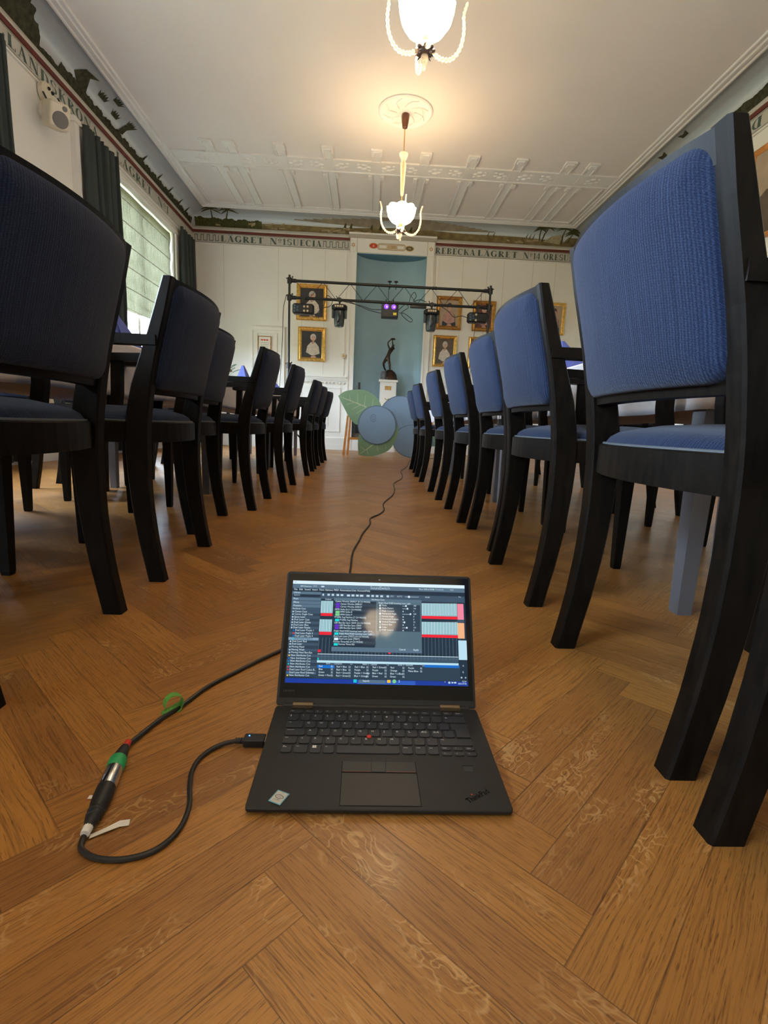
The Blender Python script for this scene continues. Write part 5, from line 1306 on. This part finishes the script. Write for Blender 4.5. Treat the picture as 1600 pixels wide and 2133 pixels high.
srect(78, 168, 318, 325, 'panel', 1); srect(78, 168, 318, 190, 'bar', 2); stext(90, 178, 'Library', 18, 'white'); srect(84, 192, 312, 214, 'bg', 3); stext(90, 201, 'SEARCH', 13)
for y, s in ((230, 'Music'), (260, 'Effects'), (288, 'Positions')): srect(78, y-12, 316, y+12, 'bar', 2); stext(86, y, s, 17, 'white')
srect(76, 302, 314, 326, 'panel', 3); stext(78, 313, 'Attribute Cues', 17, 'white')
LI = [(338, 'Cameo Cues', 0, 0), (360, 'Cameo Single Cues', 0, 0), (383, 'Space Laser', 0, 0), (405, 'Dual Laser Cyan', 0, 0), (428, 'Dual Laser Green', 0, 0), (450, 'Dual Laser Blue', 0, 0), (472, 'Dual Laser Purple', 0, 0), (495, 'Dual Laser Purple 1', 1, 'blue'), (519, 'Dual Laser Puple 3', 1, 'red'), (542, 'Dual Laser Puple 4', 1, 'blue'), (564, 'Dual Laser Puple 5', 1, 'teal'), (587, 'Dual Laser Red', 0, 0), (609, 'Dual Laser', 0, 0), (633, 'Moving Head', 0, 0), (657, 'Moving Wash', 0, 0), (680, 'Moving Head Bee-Eye', 0, 0), (704, 'New Attributes Cue', 0, 'yellow'), (728, 'New Attributes Cue', 0, 'blue'), (751, 'New Attributes Cue', 0, 'blue'), (775, 'New Attributes Cue', 0, 'teal'), (799, 'New Attributes Cue', 0, 'red'), (823, 'Dual Laser Roof Cubes B...', 0, 'red'), (847, 'Dual Laser Roof Sideway...', 0, 'blue'), (870, 'New Attributes Cue', 0, 'yellow')]
for i, (y, s, ind, ic) in enumerate(LI):
    k = (y-338)/532; x = 80-k*45+ind*18
    srect(66-k*46, y-11.5, 312-k*35, y+11, 'bright' if s.endswith('5') and ind else ('row' if i % 2 else 'panel'), 2)
    srect(x, y-6, x+11, y+6, ic if ic else 'text', 4); stext(x+17, y, s, 18, 'bg' if s.endswith('5') and ind else 'white')
srect(318, 180, 1510, 232, 'panel', 1)
for x, y, w_ in ((328, 197, 14), (370, 197, 20), (405, 198, 20), (445, 199, 22), (480, 200, 22), (532, 203, 26), (570, 203, 24), (608, 204, 22), (640, 205, 28), (695, 206, 26), (735, 207, 22), (772, 208, 22), (810, 209, 22), (862, 210, 20)): srect(x, y-8, x+w_, y+8, 'text', 4)
stext(893, 211, 'EMX', 14, 'text'); stext(948, 212, 'AUTO', 15, 'text'); srect(1014, 212, 1130, 215, 'text', 3); srect(1040, 206, 1056, 222, 'white', 4); stext(1182, 219, '00:00', 17, 'text'); stext(1460, 215, 'Rec', 14, 'text')
stext(352, 236, 'Default', 16, 'text')
def clip(x0, x1, y0, yr0, yr1, m='stripe'):
    srect(x0, y0, x1, yr0, m, 2); srect(x0-2, yr0, x1+2, yr1, 'red', 4); n = max(4, int((x1-x0)/12.0))
    for k in range(n): xx = x0+(x1-x0)*(k+.3)/n; srect(xx, y0+2, xx+4.5, yr0-1, 'pale' if k % 2 else 'white', 3)
clip(318, 420, 247, 350, 374); clip(305, 412, 402, 506, 532); clip(1153, 1446, 266, 372, 396); clip(1153, 1452, 422, 528, 552)
srect(1448, 272, 1500, 404, 'pink', 3); srect(1450, 432, 1506, 562, 'peach', 3); srect(1456, 578, 1530, 740, 'side', 3); srect(1448, 405, 1505, 430, 'panel', 2)
for k in range(41):
    xx = 300+k*29.2; srect(xx, 556 if (xx < 400 or xx > 1158) else 655, xx+3, 745, 'grid', 2)
srect(290, 690, 1455, 694, 'white', 4); srect(285, 712, 1455, 714, 'grid', 3); srect(285, 745, 1458, 764, 'side', 4); srect(284, 694, 1456, 745, 'panel', 1)
srect(293, 655, 316, 678, 'red', 5); srect(874, 668, 898, 690, 'red', 5); srect(289, 724, 300, 742, 'teal', 5)
srect(425, 222, 1152, 670, 'dlg', 5)
srect(427, 224, 1152, 246, 'bar', 6); stext(735, 238, 'Attribute Cues', 17, 'white', 8); srect(418, 246, 772, 632, 'bg', 7)
for k in range(8): srect(418, 268+k*45, 772, 290+k*45, 'row', 8)
DL = [(253, 'Cameo Wookie 200RGY (8 CH MODE)', 0, 0), (275, 'Cameo Wookie 200RGY', 1, 'violet'), (298, 'Cameo Wookie 200RGY', 1, 'violet'), (320, 'HMH Gobo 8 (11 CH MODE)', 0, 0), (342, 'HMH Gobo 8', 1, 'green'), (364, 'HMH Gobo 9', 1, 'green'), (386, 'PY200L Fog Machine [7 CH MODE]', 0, 0), (409, 'PY200L Fog Machine', 1, 'cyan'), (432, 'LED Bee-Eye Spot 150W (16 CH MODE)', 0, 0), (454, 'LED Bee-Eye Spot 150W', 1, 'violet'), (476, 'LED Bee-Eye Spot 150W', 1, 'violet'), (500, 'Single Head RGB Scanning Laser Light (10 C...', 0, 0), (523, 'Single Head RGB Scanning Laser Light', 1, 'cyan'), (545, 'Dual Lens Laser [TEST] (10 CH MODE)', 0, 0), (567, 'Dual Lens Laser [TEST]', 1, 'white'), (590, 'Furious Three RG (9 CH MODE)', 0, 0), (612, 'Furious Three RG', 1, 'cyan')]
for y, s, ind, ic in DL:
    k = (y-253)/360; x = 436-k*18
    if ic: srect(x+6, y-10, x+40, y+10, ic, 9)
    if 520 < y < 526: srect(x+44, y-11, 766, y+11, 'bar', 9)
    stext(x+(44 if ind else 0), y, s, 16.5, 'white', 10)
srect(772, 248, 776, 632, 'bg', 7)
stext(794, 266, 'Single Head RGB Scanning Laser Light', 16.5, 'white', 8)
srect(790, 276, 1140, 500, 'row', 6)
for i, (s, val, ck) in enumerate((('Mode', '100', 1), ('Mode Pattern', '141', 1), ('Angle Control', '0', 0), ('Horizontal Angle', '224', 1), ('Vertical Angle', '0', 0), ('Horizontal Position', '0', 0), ('Vertical Position', '53', 1), ('Pattern Size', '0', 0), ('Color', '121', 1), ('RGB Control', '0', 0))):
    y = 287+i*22.3+.5*i; srect(800, y-8, 815, y+8, 'text', 8); srect(803, y-5, 812, y+5, 'bg' if not ck else 'white', 9); stext(822, y, s, 16.5, 'white', 8); stext(1084, y+4, val, 15, 'white', 8)
    if ck: w_ = float(val)/255*75; srect(992, y+3, 992+w_, y+6, 'text', 8); srect(988+w_, y-3, 1000+w_, y+11, 'white', 9)
    else: srect(994, y, 1004, y+9, 'text', 8)
srect(405, 634, 1155, 670, 'bar', 6); stext(965, 656, 'Cancel', 18, 'white', 8); stext(1082, 659, 'Apply', 18, 'white', 8)
srect(275, 764, 1470, 895, 'row', 1)
for s, x, y in (('Bank 1 : Dynamic', 360, 773), ('Bank 2 : Upbeat', 662, 779), ('Bank 3 : Smooth', 955, 785)): stext(x, y, s, 17, 'text'); srect(x+202, y-6, x+216, y+8, 'text', 4); srect(x+204, y-4, x+214, y+6, 'bg', 5)
srect(1172, 780, 1462, 803, 'blue', 4); srect(288, 784, 430, 809, 'blue', 4)
BK = [(300, 795, ('Red', 'Blue', 'Green', 'Green + Fios'), 398), (447, 800, ('Red + Blue', 'Red + Blue', 'Red + Green', 'Red + Green'), 545), (597, 802, ('Red + Blue', 'Purple', 'Purple + Orange', 'Blue + Orange'), 693), (745, 804, ('Red + Green', 'Purple', 'Blue + Red', 'Green'), 843), (894, 807, ('Red', 'Orange', 'Blue + L-Blue', 'Green'), 991), (1041, 811, ('Purple', 'Mixes Blue-', '', ''), 1138)]
for x, y, L_, xn in BK:
    for i, s in enumerate(L_):
        if s: stext(x-i*1.5, y+i*25, s, 17, 'white', 6); stext(xn, y+3+i*25, '32', 17, 'white', 6)
for s, y in (('A', 792), ('B', 845)): stext(1490, y, s, 18, 'text')
srect(1476, 882, 1488, 894, 'text', 3); srect(1510, 884, 1520, 894, 'text', 3)
srect(20, 893, 1540, 960, 'task', 5); srect(620, 908, 1100, 975, 'task2', 6); srect(632, 906, 852, 934, 'bar', 7); srect(588, 904, 614, 930, 'cyan', 8); srect(600, 904, 602, 930, 'task2', 9); srect(588, 916, 614, 918, 'task2', 9); stext(664, 918, 'Search', 18, 'white', 9); srect(866, 908, 894, 932, 'yellow', 8)
P = [(925+16*math.cos(2*PI*k/14), 920+16*math.sin(2*PI*k/14)) for k in range(14)]
SB.add([(S0[0]+uvp(*p)[0]*SU, -.0010-.0005, S0[1]+(1-uvp(*p)[1])*SV) for p in P], [tuple(range(14))], E['green'], Mlid)
stext(960, 922, 'S', 22, 'white', 9); stext(1340, 930, '^', 20, 'white', 9); srect(1372, 922, 1388, 938, 'text', 8); srect(1398, 924, 1412, 936, 'text', 8); srect(1418, 924, 1438, 936, 'text', 8); stext(1484, 922, '12:24', 15, 'white', 9); stext(1452, 940, '2025-09-06', 14, 'white', 9)
SB.build('display', lid)

# ------------------------------------------------------------------ cables on the floor
t = thing('signal_cable', 'long black cable with green taped connector running past the laptop up the aisle', 'cable', (0, 0, 0))
P = [(-.329, .672, .0075), (-.323, .70, .0055), (-.31, .745, .0045), (-.288, .794, .004), (-.269, .847, .004), (-.239, .896, .004), (-.2, .955, .004), (-.163, 1.005, .004), (-.11, 1.08, .004), (-.07, 1.18, .004), (-.045, 1.35, .004), (-.038, 1.602, .004), (-.036, 1.855, .004), (-.015, 2.05, .004), (-.003, 2.184, .004), (.03, 2.40, .004), (.035, 2.563, .004), (.085, 2.70, .004), (.113, 2.846, .004), (.12, 3.1, .004), (.19, 3.45, .004), (.224, 3.787, .004), (.24, 4.2, .004), (.33, 4.6, .004), (.361, 4.942, .004), (.38, 5.4, .004), (.47, 5.9, .004), (.53, 6.352, .004), (.60, 7.0, .004), (.75, 7.6, .004), (1.2, 7.9, .004), (1.55, 7.96, .004)]
b = MB(); b.tube(bez(P, 8), .0036, M_rubber, 8); b.build('cord', t, True)
D = Vector((.012, -.078, 0)).normalized(); A = Vector((-.3275, .668, .0105))
def seg(s0, s1, r0, r1, m, name, n=16, rings=None):
    b = MB(); prof = rings or [(s0, r0), (s1, r1)]
    pts = [A+Vector((.22*0, 0, 0))+dirv(s) for s, r in prof]; b.tube(pts, [r for s, r in prof], m, n); return b.build(name, t, True)
way = bez([(-.329, .680, .0095), (-.3265, .660, .0105), (-.322, .630, .0105), (-.315, .595, .0105), (-.308, .56, .0105), (-.3035, .530, .0095), (-.301, .505, .007)], 10)
wl_ = [0]
for p, q in zip(way, way[1:]): wl_.append(wl_[-1]+(q-p).length)
def along(s):
    for i in range(len(wl_)-1):
        if wl_[i+1] >= s: return way[i].lerp(way[i+1], (s-wl_[i])/(wl_[i+1]-wl_[i]))
    return way[-1]
def dirv(s): return along(s)-A
seg(0, 0, 0, 0, M_rtape, 'red_tape', 12, [(0, .0046), (.014, .0046)])
seg(0, 0, 0, 0, M_rubber, 'strain_relief', 14, [(.013, .0055), (.016, .0065), (.040, .0100), (.044, .0102)])
seg(0, 0, 0, 0, M_gtape, 'green_tape', 18, [(.041, .0108), (.043, .0115), (.061, .0117), (.062, .0112)])
seg(0, 0, 0, 0, M_chrome, 'connector_shell', 20, [(.061, .0106), (.063, .0111), (.096, .0111), (.098, .0106)])
t.children
# interface cable with its own connector and plug
dmx = t
t = thing('usb_adapter_cable', 'curled black adapter cable from the connector to the left side of the laptop', 'cable', (0, 0, 0))
def seg2(prof, m, name, n=18):
    b = MB(); b.tube([along(s) for s, r in prof], [r for s, r in prof], m, n); return b.build(name, t, True)
seg2([(.0965, .0098), (.098, .0114), (.112, .0114), (.128, .0104), (.134, .0086), (.135, .0094), (.138, .0094), (.139, .0082), (.142, .0089), (.145, .0089), (.146, .0076), (.149, .0080), (.152, .0074), (.158, .0058), (.163, .0045)], M_rubber, 'connector_body')
seg2([(.157, .0056), (.169, .0050)], M_paper, 'white_band', 12)
P = [(-.3035, .522, .0065), (-.302, .508, .0045), (-.296, .497, .0036), (-.277, .487, .0034), (-.255, .4845, .0034), (-.235, .488, .0034), (-.218, .497, .0034), (-.206, .514, .0034), (-.201, .535, .0034), (-.203, .565, .0034), (-.213, .596, .0034), (-.2205, .625, .0034), (-.220, .650, .0034), (-.211, .671, .0036), (-.197, .684, .005), (-.182, .690, .0062), (-.170, .692, .007)]
b = MB(); b.tube(bez(P, 8), .0032, M_rubber, 8); b.build('cord', t, True)
b = MB()
for k in range(4): b.cyl((-.178+k*.0034, .691+.0002*k, .007), (-.1762+k*.0034, .6912, .007), .0046, M_rubber, 10)
b.build('strain_relief', t, True)
Mu = Matrix.Translation((-.1475, .6925, .0)) @ Matrix.Rotation(R(0), 4, 'Z')
b = MB(); b.rbox((-.0185, -.0095, .0015), (.0125, .0095, .0125), .002, M_blackplast, Mu); hs = b.build('plug_housing', t, True)
M_bled = mat('blue_led', (.0, .05, .8), .3, var=0, emit=(.02, .12, 1), es=12*KE); b = MB(); b.lathe([(.0012, .0125), (.0010, .0131)], M_bled, 8, Mu @ Matrix.Translation((-.011, .003, 0))); b.build('blue_led', hs)
b = MB(); b.box((.0125, -.006, .0045), (.0165, .006, .0092), M_usb, Mu); b.build('usb_tip', t)
b = MB(); P = [(-.2995, .5205), (-.2975, .5135), (-.283, .5225), (-.272, .5315), (-.2625, .5345), (-.2645, .5425), (-.275, .5395), (-.286, .5305)]
b.loft([[(x, y, .0012+.002*math.sin(i*.8)**2) for i, (x, y) in enumerate(P)], [(x, y, .0016+.002*math.sin(i*.8)**2) for i, (x, y) in enumerate(P)]], M_paper); b.build('paper_tag', t)
b = MB(); b.box((-.333, .5765, .001), (-.325, .5825, .0014), M_paper); tag(b.build('paper_scrap'), 'tiny white scrap of paper beside the black connector', 'paper')
t = thing('cable_tie', 'bright green hook-and-loop strap looped round the black cable', 'cable tie', (-.300, .776, 0))
b = MB(); n = 28; L = []
Mt = Matrix.Translation((0, 0, .0158)) @ Matrix.Rotation(R(38), 4, 'Z') @ Matrix.Rotation(R(90), 4, 'X')
for k in range(n+1):
    a = R(-75+330*k/n); r = .0148+(.002 if k < 3 else 0); L.append([(r*math.cos(a), r*math.sin(a), -.0065), (r*math.cos(a), r*math.sin(a), .0065), ((r-.0012)*math.cos(a), (r-.0012)*math.sin(a), .0065), ((r-.0012)*math.cos(a), (r-.0012)*math.sin(a), -.0065)])
b.loft(L, M_velcro, M=Mt); b.build('loop', t, True)
b = MB(); b.tube([(-.010, -.016, .0048), (.006, .012, .0048)], .0058, M_velcro, 10); b.build('wrap', t, True)
